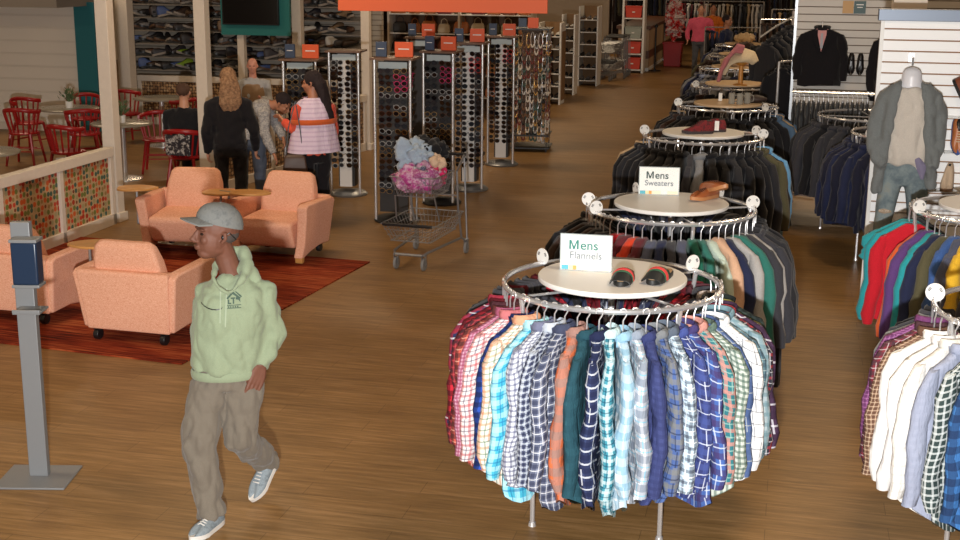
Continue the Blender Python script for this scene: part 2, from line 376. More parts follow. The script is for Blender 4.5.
#@@GARMENTS
# ------------------------------------------------------------------ garments
def ss(t, n=1): return math.copysign(abs(t) ** n, t)
GC = {}
def garment_parts(kind, seed):
    """meshes of one hanging garment: x = outwards from the rail, z = 0 at the rail top"""
    k = (kind, seed)
    if k in GC: return GC[k]
    rnd = random.Random(seed * 13 + len(kind)); N = 20
    L = {'shirt': .96, 'tee': .76, 'sweater': .78, 'jacket': .86, 'coat': 1.12, 'suit': .86, 'pants': .98}[kind] * rnd.uniform(.94, 1.05)
    th = {'shirt': .028, 'tee': .024, 'sweater': .032, 'jacket': .042, 'coat': .042, 'suit': .036, 'pants': .03}[kind]
    if kind == 'pants': prof = [(0.095, .13, .5), (.11, .165, .9), (.3, .17, 1), (.6, .165, 1), (L, .16, 1.1)]
    else:
        prof = [(.085, .05, 1.1), (.10, .075, 1.15), (.125, .12, 1.1), (.155, .175, 1.05), (.19, .212, 1), (.25, .225, 1), (.40, .215, 1.05), (.6, .215, 1.15), (L - .06, .225, 1.3), (L, .222, 1.3)]
    zs = [p[0] for p in prof]
    H = 15; secs = []
    p1, p2, p3 = rnd.uniform(0, 6), rnd.uniform(0, 6), rnd.uniform(0, 6); sway = rnd.uniform(-.03, .03)
    samp = zs[:6] + [zs[5] + (L - zs[5]) * (i / (H - 6)) for i in range(1, H - 5)] if kind != 'pants' else [zs[0] + (L - zs[0]) * i / 13 for i in range(14)]
    for z in samp:
        a = np.interp(z, zs, [p[1] for p in prof]); b = th * np.interp(z, zs, [p[2] for p in prof]); dep = max(0, (z - .2) / (L - .2))
        ring = []
        for i in range(N):
            q = 2 * PI * i / N; cx, sy = math.cos(q), math.sin(q)
            x = a * ss(cx, .85); bb = b * (.62 + .38 * (x + a) / (2 * a))
            y = bb * ss(sy, .7) + dep * (.016 * math.sin(x * 26 + p1) + .014 * math.sin(x * 48 + p2 + z * 5)) + .006 * math.sin(z * 31 + x * 17 + p3) + sway * dep * (z)
            zz = -z - dep * dep * .02 * math.sin(x * 14 + p3)
            if kind == 'shirt' and z > L - .05: zz += .05 * (abs(cx) ** 3)
            ring.append((x, y, zz))
        secs.append(ring)
    out = [('body', MB().loft(secs).mesh('body', 60))]
    if kind != 'pants':
        sl = {'shirt': .63, 'tee': .2, 'sweater': .60, 'jacket': .60, 'coat': .62, 'suit': .60}[kind]; wr = {'tee': .085}.get(kind, .062)
        for sgn in (1, -1):
            if sgn == -1 and kind == 'tee': pass
            S = []; M_ = 9; dx = rnd.uniform(.03, .075) * (1 if sgn > 0 else .4); pa, pb = rnd.uniform(0, 6), rnd.uniform(0, 6)
            top = Vector((sgn * .185, 0, -.165))
            for j in range(M_):
                t = j / (M_ - 1); zc = -.165 - .03 * min(1, t * 4) - sl * t; xc = sgn * (.178 + .03 * min(1, t * 6) + dx * t + .01 * math.sin(t * 9 + pa))
                rx = (wr * (1 - .28 * t)) * (0.55 if j == 0 else 1); ry = (th * 1.12 + .004) * (.55 if j == 0 else 1) * (.7 if sgn < 0 else 1)
                yo = .012 * math.sin(t * 7 + pb); rx *= 1 + .10 * math.sin(t * 23 + pa); ry *= 1 + .14 * math.sin(t * 17 + pb)
                if j == M_ - 1: rx *= .8; ry *= .85
                S.append([(xc + rx * math.cos(2 * PI * i / 12), yo + ry * math.sin(2 * PI * i / 12) * (1 + .15 * math.sin(t * 20 + i)), zc - sgn * .35 * rx * math.cos(2 * PI * i / 12) * (1 - t)) for i in range(12)])
            out.append(('sleeve', MB().loft(S).mesh('sleeve', 60)))
        if kind in ('shirt', 'jacket', 'suit', 'coat'):
            m = MB(); e = .012 if kind == 'shirt' else .018
            m.tube([(.07 * math.cos(q), (th + .012) * math.sin(q), -.078 - .02 * (math.sin(q) < 0)) for q in [2 * PI * i / 12 for i in range(12)]], [(.024, e)] * 12, 6, closed=True)
            m.prism([(.005, -.09), (.07, -.075), (.055, -.135)], -.012, 'y', -th * .8); m.prism([(-.005, -.09), (-.07, -.075), (-.055, -.135)], -.012, 'y', -th * .8)
            out.append(('collar', m.mesh('collar', 50)))
    GC[k] = out; return out
def hanger_meshes():
    a = MB(); pts = [(0, .0, -.125), (0, 0, -.055), (0, .014, -.03)] + [(0, .0175 * math.cos(q), -.0145 + .0175 * math.sin(q)) for q in [R(-20) + R(230) * i / 9 for i in range(10)]]
    a.tube(pts, .0042, 5)
    b = MB().tube([(-.15, 0, -.22), (-.08, 0, -.185), (0, 0, -.12), (.08, 0, -.185), (.15, 0, -.22)], .005, 5)
    return a.mesh('hook', 80), b.mesh('shoulder_bar', 80)
HM = hanger_meshes()
PROTO = {}
def garment(kind, mat, loc, rz, label, cat, group=None, parts=True, seed=None, trim=None):
    seed = random.randint(0, 4) if seed is None else seed; loc = (loc[0], loc[1], loc[2] - .03)
    g = garment_parts(kind, seed); nm = {'shirt': 'flannel_shirt', 'tee': 't_shirt', 'sweater': 'sweater', 'jacket': 'jacket', 'coat': 'coat', 'suit': 'suit_jacket', 'pants': 'trousers'}[kind]
    if not parts:
        k = (kind, seed, 'one')
        if k not in GC:
            m = MB(); 
            for _, me in g:
                uv = me.uv_layers[0].data if me.uv_layers else None
                m.add([v.co for v in me.vertices], [tuple(p.vertices) for p in me.polygons], [[tuple(uv[l].uv) if uv else (0, 0) for l in p.loop_indices] for p in me.polygons])
            GC[k] = m.mesh(nm, 60, False)
        o = put(nm, GC[k], mat, None, loc, (0, 0, rz)); return tag(o, label, cat, group)
    t = thing(nm, label, cat, loc, rz, group)
    for n, me in g: put(n, me, trim if (trim and n == 'collar') else mat, t)
    return t
def hanger(loc, rz, label, group, parts=True):
    if parts:
        t = thing('hanger', label, 'hanger', loc, rz, group); put('hook', HM[0], HOOK, t); put('shoulder_bar', HM[1], CLEAR, t); return t
    return tag(put('hanger', HM[0], HOOK, None, loc, (0, 0, rz)), label, 'hanger', group)
DM = None
def round_rack(c, rot, where, r=.56, z=1.265, table=True, tr=.385, col=None):
    t = thing('round_clothes_rack', 'chrome round rack %s' % where, 'clothes rack', (c[0], c[1], 0), rot)
    n = 56; MB().tube([(r * math.cos(2 * PI * i / n), r * math.sin(2 * PI * i / n), z - .0145) for i in range(n)], .0145, 8, closed=True).build('ring', CHROME, t)
    MB().tube([(r * math.cos(2 * PI * i / n), r * math.sin(2 * PI * i / n), z - .30) for i in range(n)], .008, 6, closed=True).build('lower_ring', CHROME, t) if False else None
    p = MB().cyl((0, 0, .56), (0, 0, z + .005), .018); p.build('centre_post', CHROME, t)
    for i in range(4):
        a = i * PI / 2; ca, sa = math.cos(a), math.sin(a); q = .47
        m = MB().tube([(.0, 0, .58), (ca * q, sa * q, .58)], .009, 8)
        m.tube([(ca * q, sa * q, .02), (ca * q, sa * q, .66), (ca * (r - .002), sa * (r - .002), z - .02)], .013, 8)
        m.tube([(0, 0, z - .03), (ca * r, sa * r, z - .014)], .007, 6)
        l = m.build('leg', CHROME, t); MB().cyl((ca * q, sa * q, 0), (ca * q, sa * q, .02), .022, .018).build('foot', CHROME, l)
    if table:
        MB().lathe([(tr - .004, 0), (tr, .005), (tr, .021), (tr - .004, .026)], 48).build('table_top', WHT if col is None else col, t, loc=(0, 0, z + .004), smooth=30)
    return t
def discs(c, r, z, angs, where, names=None, group=None):
    global DM
    if DM is None:
        m = MB().lathe([(.016, -.003), (.047, -.003), (.047, .003), (.016, .003)], 24).mat(1)
        for i in range(3):
            a = i * 2 * PI / 3 + .5
            for j in (-.007, .0, .007): m.box((.031 * math.cos(a) + j * -math.sin(a), .031 * math.sin(a) + j * math.cos(a), .0), (.013, .004, .0085), a)
        DM = m.mesh('size_divider', 30)
    for i, a in enumerate(angs):
        a = R(a); t = thing('size_divider', names[i] if names else 'white round size divider clipped on the rail of %s' % where, 'size divider', (c[0] + r * math.cos(a), c[1] + r * math.sin(a), z + .012), a, group)
        put('disc', DM, [WHT, BLK], t, rot=(PI / 2, 0, 0))
#@@RACKS
def rack_fill(c, seq, a0, a1, where, group, r=.56, z=1.265, parts=True, lab='{d} on {w}', hlab=None, jit=2.5, seed=0, hp=None):
    """seq: (description, kind, material, category[, dz]) placed left to right; angle in degrees"""
    rnd = random.Random(seed); n = len(seq); cnt = {}
    for q in seq: cnt[q[0]] = cnt.get(q[0], 0) + 1
    seen = {}
    for i, q in enumerate(seq):
        d, kind, mat, cat = q[:4]; a = R(a0 + (a1 - a0) * (i + .5) / n + rnd.uniform(-.6, .6)); rr = r + rnd.uniform(-.012, .012)
        loc = (c[0] + rr * math.cos(a), c[1] + rr * math.sin(a), z + .001)
        if cnt[d] > 1:
            seen[d] = seen.get(d, 0) + 1; l = '%s, %s such from the left, on %s' % (d, ORD[seen[d] - 1], where)
        else: l = lab.format(d=d, w=where)
        rz = a + R(rnd.uniform(-jit, jit))
        garment(kind, mat, (loc[0], loc[1], z + .001 + rnd.uniform(-.012, .004)), rz, l, cat, group, parts, rnd.randint(0, 4))
        hanger(loc, rz, hlab or 'clear hanger with a wire hook on %s' % where, 'hangers on ' + where, parts if hp is None else hp)
def back_fill(c, n, a0, a1, where, mats, r=.56, z=1.265, kinds=('shirt',), seed=3, cat='shirt'):
    rnd = random.Random(seed)
    for i in range(n):
        a = R(a0 + (a1 - a0) * (i + .5) / n); loc = (c[0] + r * math.cos(a), c[1] + r * math.sin(a), z + .001)
        garment(rnd.choice(kinds), rnd.choice(mats), loc, a, 'garment on the far side of %s' % where, cat, 'garments on the far side of ' + where, False, rnd.randint(0, 4))
NAV, BLKC = (34, 38, 66), (22, 22, 26)
PL = [
 ('navy and red plaid shirt with white lining', (44, 48, 86), (170, 40, 54), .3, (230, 230, 235), .1, .12),
 ('red and black buffalo check shirt', (205, 34, 52), (24, 18, 24), .5, None, 0, .075),
 ('dark red and charcoal fine check shirt', (150, 34, 48), (50, 40, 46), .5, (200, 90, 90), .08, .05),
 ('salmon and black plaid shirt', (206, 84, 70), (44, 34, 38), .4, (230, 170, 150), .1, .085),
 ('magenta and white tiny check shirt', (206, 150, 176), (150, 50, 84), .5, None, 0, .026),
 ('white and red tartan shirt', (226, 216, 214), (190, 60, 70), .25, (60, 60, 90), .12, .07),
 ('royal blue and black buffalo check shirt', (38, 78, 182), (18, 20, 44), .5, None, 0, .07),
 ('cream shirt with orange and green plaid', (228, 222, 208), (214, 132, 84), .22, (70, 110, 90), .12, .08),
 ('turquoise and white ombre plaid shirt', (60, 176, 208), (170, 224, 236), .4, (30, 110, 160), .1, .09),
 ('white and navy small check shirt', (216, 222, 232), (62, 66, 110), .4, None, 0, .035),
 ('dense navy and white crosshatch shirt', (70, 78, 108), (196, 206, 220), .3, (20, 24, 50), .14, .042),
 ('grey navy and white plaid shirt', (120, 130, 156), (40, 46, 76), .45, (226, 230, 236), .12, .06),
 ('orange shirt with grey checks', (222, 108, 62), (140, 118, 112), .45, None, 0, .12),
 ('plain dark teal shirt', (38, 84, 98), (30, 70, 84), .5, None, 0, .1),
 ('navy shirt with broad white plaid lines', (50, 62, 104), (26, 32, 66), .4, (222, 228, 238), .14, .085),
 ('teal and white plaid shirt', (58, 142, 164), (200, 226, 230), .3, (24, 60, 86), .12, .07),
 ('white shirt with big pale blue checks', (226, 234, 240), (110, 168, 200), .5, None, 0, .11),
 ('grey and white broad gingham shirt', (222, 226, 232), (104, 120, 142), .5, (90, 180, 210), .08, .1),
 ('dark indigo chambray shirt', (58, 68, 122), (48, 56, 106), .5, None, 0, .05),
 ('olive and blue plaid shirt', (70, 96, 156), (122, 124, 118), .35, (30, 40, 70), .1, .1),
 ('pale blue and black plaid shirt', (180, 204, 222), (40, 44, 66), .28, (240, 244, 246), .1, .075),
 ('navy windowpane shirt with white lines', (48, 56, 110), (64, 80, 150), .4, (214, 222, 240), .08, .1),
 ('blue and plum plaid shirt', (62, 96, 170), (66, 44, 92), .4, (210, 220, 236), .08, .11),
 ('teal and coral plaid shirt', (46, 118, 128), (214, 140, 126), .28, (150, 190, 180), .1, .09),
 ('green and white small plaid shirt', (196, 206, 196), (44, 84, 70), .45, None, 0, .04),
 ('slate blue shirt with thin pale lines', (74, 98, 148), (66, 88, 136), .3, (190, 196, 190), .05, .12),
 ('white shirt with black windowpane lines', (232, 234, 236), (216, 220, 224), .3, (40, 42, 56), .09, .085),
 ('teal grey plaid shirt', (96, 132, 146), (60, 84, 104), .4, (186, 206, 208), .08, .08),
 ('pale grey and teal faded check shirt', (158, 176, 184), (96, 134, 146), .4, None, 0, .07),
 ('black and red plaid shirt with white lines', (50, 50, 62), (178, 54, 62), .25, (220, 220, 226), .08, .085),
 ('purple plaid shirt with white strokes', (76, 52, 82), (58, 38, 62), .4, (226, 226, 236), .09, .16),
 ('dark green and yellow plaid shirt', (44, 68, 58), (160, 150, 80), .12, (150, 60, 60), .06, .09),
 ('black and green buffalo shirt', (56, 72, 66), (24, 28, 30), .5, None, 0, .06),
 ('charcoal grey shirt', (96, 98, 104), (84, 86, 92), .5, None, 0, .05),
 ('plain pale beige shirt', (198, 184, 176), (192, 178, 170), .5, None, 0, .05),
]
C1 = (-.85, 6.53); C2 = (-.75, 8.71); C3 = (-.8, 12.45); C4 = (-.71, 15.13); C5 = (-.75, 17.6); C6 = (-.85, 20.4); C7 = (-.9, 23.2)
W1, W2, W3, W4, W5 = 'the nearest round rack', 'the brown shoes rack', 'the red sneakers rack', 'the glass mugs rack', 'the straw hat rack'
round_rack(C1, R(-46), 'hung with plaid flannel shirts, nearest the viewer')
seq = []
for p in PL:
    m = plaid('plaid_' + p[0].replace(' ', '_')[:40], *p[1:6], per=p[6]); seq.append((p[0], 'shirt', m, 'shirt'))
rack_fill(C1, seq, 188, 390, W1, 'flannel shirts on the nearest round rack', seed=5)
dk = [cloth('cloth_black', (26, 26, 30)), cloth('cloth_charcoal', (56, 56, 62)), cloth('cloth_navy', (36, 42, 70))]
back_fill(C1, 24, 391, 542, W1, [dk[0], dk[2], seq[2][2], seq[11][2], dk[1], seq[1][2]])
discs(C1, .56, 1.277, (141, 47), W1, ['white size divider at the far left of the nearest round rack', 'white size divider at the far right of the nearest round rack'])
def C(n, rgb, **k): return cloth('cloth_' + n, rgb, **k)
c_ = {k: C(k, v) for k, v in dict(black=(26, 26, 30), charcoal=(58, 58, 64), navy=(36, 42, 70), brown=(58, 42, 36), grey=(120, 120, 124), ltgrey=(168, 166, 164), green=(30, 98, 82), mint=(190, 206, 192),
     peach=(206, 166, 138), tealgreen=(48, 110, 100), red=(190, 30, 44), orangered=(206, 64, 36), slate=(80, 84, 104), heather=(128, 130, 134), tan=(188, 160, 124), denim=(78, 102, 128), olive=(86, 82, 60), wine=(96, 36, 44),
     blue=(60, 92, 150), skyblue=(108, 164, 210), offwhite=(214, 206, 196), dkgrey=(42, 42, 46), purple=(92, 62, 118), orange=(224, 96, 48), teal=(44, 150, 158), yellow=(222, 176, 50), pink=(200, 96, 120), lav=(140, 140, 168), ink=(30, 32, 50), white=(226, 224, 220)).items()}
s2 = [('black jumper', 'sweater', 'black'), ('black hooded jacket', 'jacket', 'black'), ('dark brown jumper', 'sweater', 'brown'), ('pale grey zip jumper', 'sweater', 'ltgrey'), ('black jumper', 'sweater', 'black'), ('charcoal jumper', 'sweater', 'charcoal'), ('deep brown cardigan', 'sweater', 'brown'), ('black jumper', 'sweater', 'black'), ('deep brown cardigan', 'sweater', 'brown'), ('black jumper', 'sweater', 'black'), ('charcoal jumper', 'sweater', 'charcoal'), ('black jumper', 'sweater', 'black'),
      ('crimson jumper', 'sweater', 'red'), ('wine red jumper', 'sweater', 'wine'), ('orange red jumper', 'sweater', 'orangered'), ('wine red jumper', 'sweater', 'wine'), ('slate knit jumper', 'sweater', 'slate'), ('navy knit jumper', 'sweater', 'navy'), ('charcoal jumper', 'sweater', 'charcoal'), ('slate knit jumper', 'sweater', 'slate'),
      ('bottle green jumper', 'sweater', 'green'), ('sea green jumper', 'sweater', 'tealgreen'), ('mint white jumper', 'sweater', 'mint'), ('peach jumper', 'sweater', 'peach'), ('navy knit jumper', 'sweater', 'navy'), ('light grey jumper', 'sweater', 'ltgrey'), ('teal jumper', 'sweater', 'tealgreen'), ('dim charcoal jumper', 'sweater', 'charcoal'), ('pale grey marl jumper', 'sweater', 'ltgrey'),
      ('dark grey long jacket', 'jacket', 'charcoal'), ('black jacket', 'coat', 'dkgrey'), ('black jacket', 'coat', 'black'), ('black jacket', 'coat', 'dkgrey'), ('black jacket', 'coat', 'black'), ('black jacket', 'coat', 'black'), ('black jacket', 'coat', 'dkgrey')]
def sq(l): return [(d, k, c_[m], {'sweater': 'jumper', 'coat': 'coat', 'jacket': 'jacket', 'tee': 't-shirt', 'shirt': 'shirt', 'pants': 'trousers', 'suit': 'jacket'}[k]) for d, k, m in l]
round_rack(C2, R(20), 'hung with dark and coloured jumpers')
rack_fill(C2, sq(s2), 158, 388, W2, 'jumpers on ' + W2, seed=8)
back_fill(C2, 14, 392, 516, W2, dk, seed=4, kinds=('sweater',), cat='jumper')
discs(C2, .56, 1.277, (-178, -146, 17, 58, 122), W2, ['white size divider leftmost on the rack with brown shoes', 'white size divider second from left on the brown shoes rack', 'white size divider rightmost on the rack with brown shoes', 'white size divider behind the brown shoes', 'white size divider behind the sweaters sign'])
s3 = [('black jacket', 'coat', 'black'), ('black jacket', 'jacket', 'dkgrey'), ('tan trimmed jacket', 'jacket', 'tan'), ('black jacket', 'jacket', 'black'), ('black jacket', 'jacket', 'black'), ('black jacket', 'jacket', 'dkgrey'), ('black jacket', 'jacket', 'black'), ('black jacket', 'jacket', 'black'), ('black jacket', 'jacket', 'dkgrey'), ('black jacket', 'jacket', 'black'),
      ('black jacket', 'jacket', 'black'), ('black jacket', 'jacket', 'black'), ('charcoal jumper', 'sweater', 'charcoal'), ('grey striped jacket', 'jacket', 'heather'), ('black jacket', 'jacket', 'black'), ('black jacket', 'jacket', 'black'), ('black jacket', 'jacket', 'dkgrey'), ('black jacket', 'jacket', 'black'), ('black jacket', 'jacket', 'black'),
      ('black jacket', 'jacket', 'black'), ('black jacket', 'coat', 'dkgrey'), ('olive brown jacket', 'jacket', 'olive'), ('black jacket', 'coat', 'black'), ('sky blue lined jacket', 'coat', 'skyblue'), ('black jacket', 'coat', 'black'), ('black jacket', 'coat', 'black'), ('black jacket', 'coat', 'dkgrey')]
round_rack(C3, R(30), 'hung with black jackets, third from the front')
rack_fill(C3, sq(s3), 155, 390, W3, 'jackets on ' + W3, seed=9, parts=False)
discs(C3, .56, 1.277, (176, 4, 30), W3, ['white size divider at the left of the red sneakers rack', 'white size divider rightmost on the red sneakers rack', 'white size divider at the back right of the red sneakers rack'])
s4 = [('black coat', 'jacket', 'black'), ('tan suede jacket', 'jacket', 'tan'), ('black coat', 'jacket', 'black'), ('black coat', 'jacket', 'dkgrey'), ('brown leather jacket', 'jacket', 'brown'), ('black coat', 'jacket', 'black'), ('black coat', 'jacket', 'dkgrey'), ('black coat', 'jacket', 'black'), ('black coat', 'jacket', 'black'), ('black coat', 'jacket', 'black'), ('black coat', 'jacket', 'dkgrey'),
      ('black coat', 'jacket', 'black'), ('black coat', 'jacket', 'black'), ('black coat', 'jacket', 'black'), ('black coat', 'jacket', 'dkgrey'), ('black coat', 'jacket', 'black'), ('black coat', 'coat', 'black'), ('dusty denim coat', 'coat', 'denim'), ('beige piped coat', 'coat', 'tan'), ('slate blue coat', 'coat', 'denim'), ('black coat', 'coat', 'black'), ('dark ink coat', 'coat', 'ink')]
round_rack(C4, R(10), 'hung with coats, fourth from the front', col=plain('pale_wood_top', (206, 176, 140), .4))
rack_fill(C4, sq(s4), 155, 390, W4, 'coats on ' + W4, seed=10, parts=False)
discs(C4, .56, 1.277, (-172, -40), W4, ['white size divider at the left of the glass mugs rack', 'white size divider at the right of the glass mugs rack'])
s5 = [('dark jacket', 'jacket', 'black'), ('dark jacket', 'jacket', 'dkgrey'), ('dark jacket', 'jacket', 'ink'), ('dark jacket', 'jacket', 'black'), ('brown jacket', 'jacket', 'brown'), ('dark jacket', 'jacket', 'black'), ('dark jacket', 'jacket', 'black'), ('dark jacket', 'jacket', 'dkgrey'), ('dark jacket', 'jacket', 'black'), ('dark jacket', 'jacket', 'black'), ('dark jacket', 'jacket', 'ink'), ('dark jacket', 'jacket', 'black'), ('dark jacket', 'jacket', 'black'), ('grey jacket', 'jacket', 'charcoal'), ('dark jacket', 'jacket', 'black'), ('dark jacket', 'jacket', 'black')]
round_rack(C5, R(40), 'hung with dark jackets, fifth from the front', col=plain('pale_wood_top', (206, 176, 140), .4))
rack_fill(C5, sq(s5), 160, 390, W5, 'jackets on ' + W5, seed=11, parts=False)
discs(C5, .56, 1.277, (-150, -42), W5, ['white size divider at the left of the straw hat rack', 'white size divider at the right of the straw hat rack'])
pst = plaid('navy_stripe', (44, 54, 92), (150, 160, 186), .3, None, 0, .05); pst2 = plaid('grey_stripe', (120, 118, 128), (60, 62, 84), .4, None, 0, .06)
def mixrack(c, rot, n, a0, a1, where, seed, cols, par='shirt', top=True, z=1.265, kinds=('shirt', 'jacket')):
    rnd = random.Random(seed); round_rack(c, rot, where, table=top, z=z, col=plain('pale_wood_top', (206, 176, 140), .4))
    for i in range(n):
        a = R(a0 + (a1 - a0) * (i + .5) / n); loc = (c[0] + .56 * math.cos(a), c[1] + .56 * math.sin(a), z + .001); nm, m = rnd.choice(cols)
        garment(rnd.choice(kinds), m, loc, a, '%s garment, %s from left on the rack %s' % (nm, ORD[i], where), par, 'garments on the rack ' + where, False, rnd.randint(0, 4))
        hanger(loc, a, 'hanger with a wire hook on the rack %s' % where, 'hangers on the rack ' + where, False)
mixrack(C6, 0, 20, 165, 385, 'sixth in the central row', 21, [('navy striped', pst), ('grey striped', pst2), ('dark', c_['black']), ('grey', c_['grey']), ('navy', c_['navy'])])
mixrack(C7, .3, 16, 165, 385, 'seventh in the central row', 22, [('dark', c_['black']), ('charcoal', c_['charcoal']), ('brown', c_['brown']), ('olive', c_['olive'])])
# right-hand racks
CR1 = (1.40, 9.2); CR2 = (1.30, 6.5); CB = (1.15, 13.2)
WR1, WR2, WB = 'the rack below the mannequin', 'the right front rack', 'the navy suits rack'
round_rack(CR1, R(10), 'hung with bright t-shirts at the right')
sr1 = [('black jumper', 'sweater', 'black'), ('black jumper', 'sweater', 'black'), ('dark jumper', 'sweater', 'dkgrey'), ('teal t-shirt', 'tee', 'teal'), ('aqua t-shirt', 'sweater', 'teal'), ('bright red sweatshirt', 'sweater', 'red'), ('bright orange sweatshirt', 'sweater', 'orange'), ('violet blue sweatshirt', 'sweater', 'purple'), ('turquoise sweatshirt', 'sweater', 'teal'), ('navy sweatshirt', 'sweater', 'navy'), ('olive grey sweatshirt', 'sweater', 'olive'),
       ('mid blue sweatshirt', 'sweater', 'blue'), ('slate blue sweatshirt', 'sweater', 'slate'), ('mustard yellow sweatshirt', 'sweater', 'yellow'), ('charcoal sweatshirt', 'sweater', 'charcoal'), ('pale grey sweatshirt', 'sweater', 'ltgrey'), ('off white sweatshirt', 'sweater', 'offwhite'), ('dark grey sweatshirt', 'sweater', 'charcoal'), ('black sweatshirt', 'sweater', 'black'), ('dark charcoal sweatshirt', 'sweater', 'dkgrey'), ('deep navy sweatshirt', 'sweater', 'ink'), ('plain grey sweatshirt', 'sweater', 'grey')]
rack_fill(CR1, sq(sr1[:6]), 150, 192, WR1, 'sweatshirts on ' + WR1, seed=12)
rack_fill(CR1, sq(sr1[6:]), 206, 290, WR1, 'sweatshirts on ' + WR1, seed=15)
discs(CR1, .56, 1.277, (-160,), WR1, ['white size divider on the right rack below the ripped jeans'])
round_rack(CR2, R(25), 'hung with long-sleeved shirts at the right front corner')
PR = [('purple small check shirt', (140, 74, 130), (100, 48, 96), .5, (190, 140, 180), .08, .03), ('burgundy and grey plaid shirt', (130, 40, 54), (60, 50, 58), .4, (200, 190, 190), .1, .07), ('brown and cream tiny check shirt', (150, 112, 88), (86, 58, 46), .5, (214, 196, 170), .12, .03),
      ('plain white shirt', (232, 230, 226), (228, 226, 222), .5, None, 0, .05), ('soft white cotton shirt', (226, 224, 222), (222, 220, 218), .5, None, 0, .05), ('white shirt with faint grey check', (226, 224, 218), (204, 200, 192), .2, None, 0, .06), ('plain grey blue shirt', (150, 158, 182), (144, 152, 176), .5, None, 0, .05), ('dark green and white gingham shirt', (50, 66, 66), (206, 214, 214), .3, None, 0, .045), ('bright blue and navy buffalo shirt', (52, 110, 178), (24, 34, 66), .5, None, 0, .1),
      ('white and navy windowpane shirt', (206, 222, 234), (60, 90, 130), .4, (30, 40, 70), .1, .08), ('light blue stripe shirt', (130, 160, 200), (100, 130, 180), .4, None, 0, .04)]
sr2 = [('black shirt', 'shirt', dk[0], 'shirt'), ('charcoal shirt', 'shirt', dk[1], 'shirt'), ('grey shirt with a blue cuff', 'shirt', c_['heather'], 'shirt')]
sr2 = sr2 + [(p[0], 'shirt', plaid('plaidr_' + p[0].replace(' ', '_')[:40], *p[1:6], per=p[6]), 'shirt') for p in PR]
rack_fill(CR2, sr2, 150, 250, WR2, 'shirts on ' + WR2, seed=13)
discs(CR2, .56, 1.277, (168,), WR2, ['white size divider on the right front rack at the picture edge'])
round_rack(CB, R(20), 'hung with navy suits behind the mannequin panel', table=False)
sb = [('navy suit jacket', 'suit', c_[('ink', 'navy')[i % 2]], 'jacket') for i in range(15)]
rack_fill(CB, sb, 150, 290, WB, 'suit jackets on ' + WB, seed=14, parts=False, z=1.265)
discs(CB, .56, 1.277, (-138,), WB, ['white size divider on the rack of navy suits'])
#@@SLAT

mixrack((.85, 14.65), .2, 12, 150, 290, 'of charcoal suits behind the navy suits', 24, [('charcoal', c_['dkgrey']), ('black', c_['black']), ('slate', c_['charcoal'])], top=False, kinds=('suit',), par='jacket')
# ------------------------------------------------------------------ slat wall displays
def slat_panel(n, x0, x1, y, z0, z1, per, header=None, lab='', face=(246, 246, 246), gro=(150, 110, 78)):
    r = thing('slat_wall_panel', lab, 'display panel', ((x0 + x1) / 2, y, 0)); W = x1 - x0
    fm, gm = plain('slat_face%d' % n, face, .45), plain('slat_groove%d' % n, gro, .8)
    m = MB().mat(1).box((0, .035, (z0 + z1) / 2), (W - .01, .05, z1 - z0)).mat(0); z = z0
    while z < z1 - .02:
        h = min(per * .87, z1 - z); m.box((0, 0, z + h / 2), (W, .022, h)); z += per
    m.build('slat_board', [fm, gm], r)
    MB().box((-W / 2 - .012, .01, (z0 + z1) / 2), (.03, .07, z1 - z0)).build('edge_upright', STEEL if n == 2 else WHT, r)
    if header: MB().box((0, 0, z1 + header / 2), (W + .1, .12, header)).build('header_rail', plain('grey_blue_header', (112, 124, 142), .4, .2), r, bevel=.004)
    return r
slat_panel(1, .67, 3.2, 10.84, .05, 2.43, .086, .09, 'white slatted display panel behind the mannequin at the right')
slat_panel(2, .0, 1.9, 15.75, .3, 2.75, .086, None, 'grey slatted display panel behind the black suit jacket', (196, 188, 178), (120, 104, 90))
t = thing('wall_hang_rail', 'chrome rail with empty hangers under the black suit jacket', 'hanging rail', (.45, 15.3, 0))
MB().tube([(-.45, 0, 1.42), (.45, 0, 1.42)], .016, 8).build('rail', CHROME, t)
for sx in (-.42, .42): MB().box((sx, .2, 1.42), (.03, .4, .04)).build('bracket', CHROME, t)
for i in range(16):
    x = .03 + .80 * i / 15
    hanger((x, 15.3, 1.438), PI / 2, 'wire hanger on the chrome rail under the suit jacket', 'hangers on the chrome wall rail', False)
    garment('pants', [c_['black'], c_['dkgrey']][i % 2], (x, 15.3, 1.438), PI / 2, 'dark trousers on the chrome rail under the suit jacket', 'trousers', 'dark trousers on the chrome wall rail', False, i % 5)
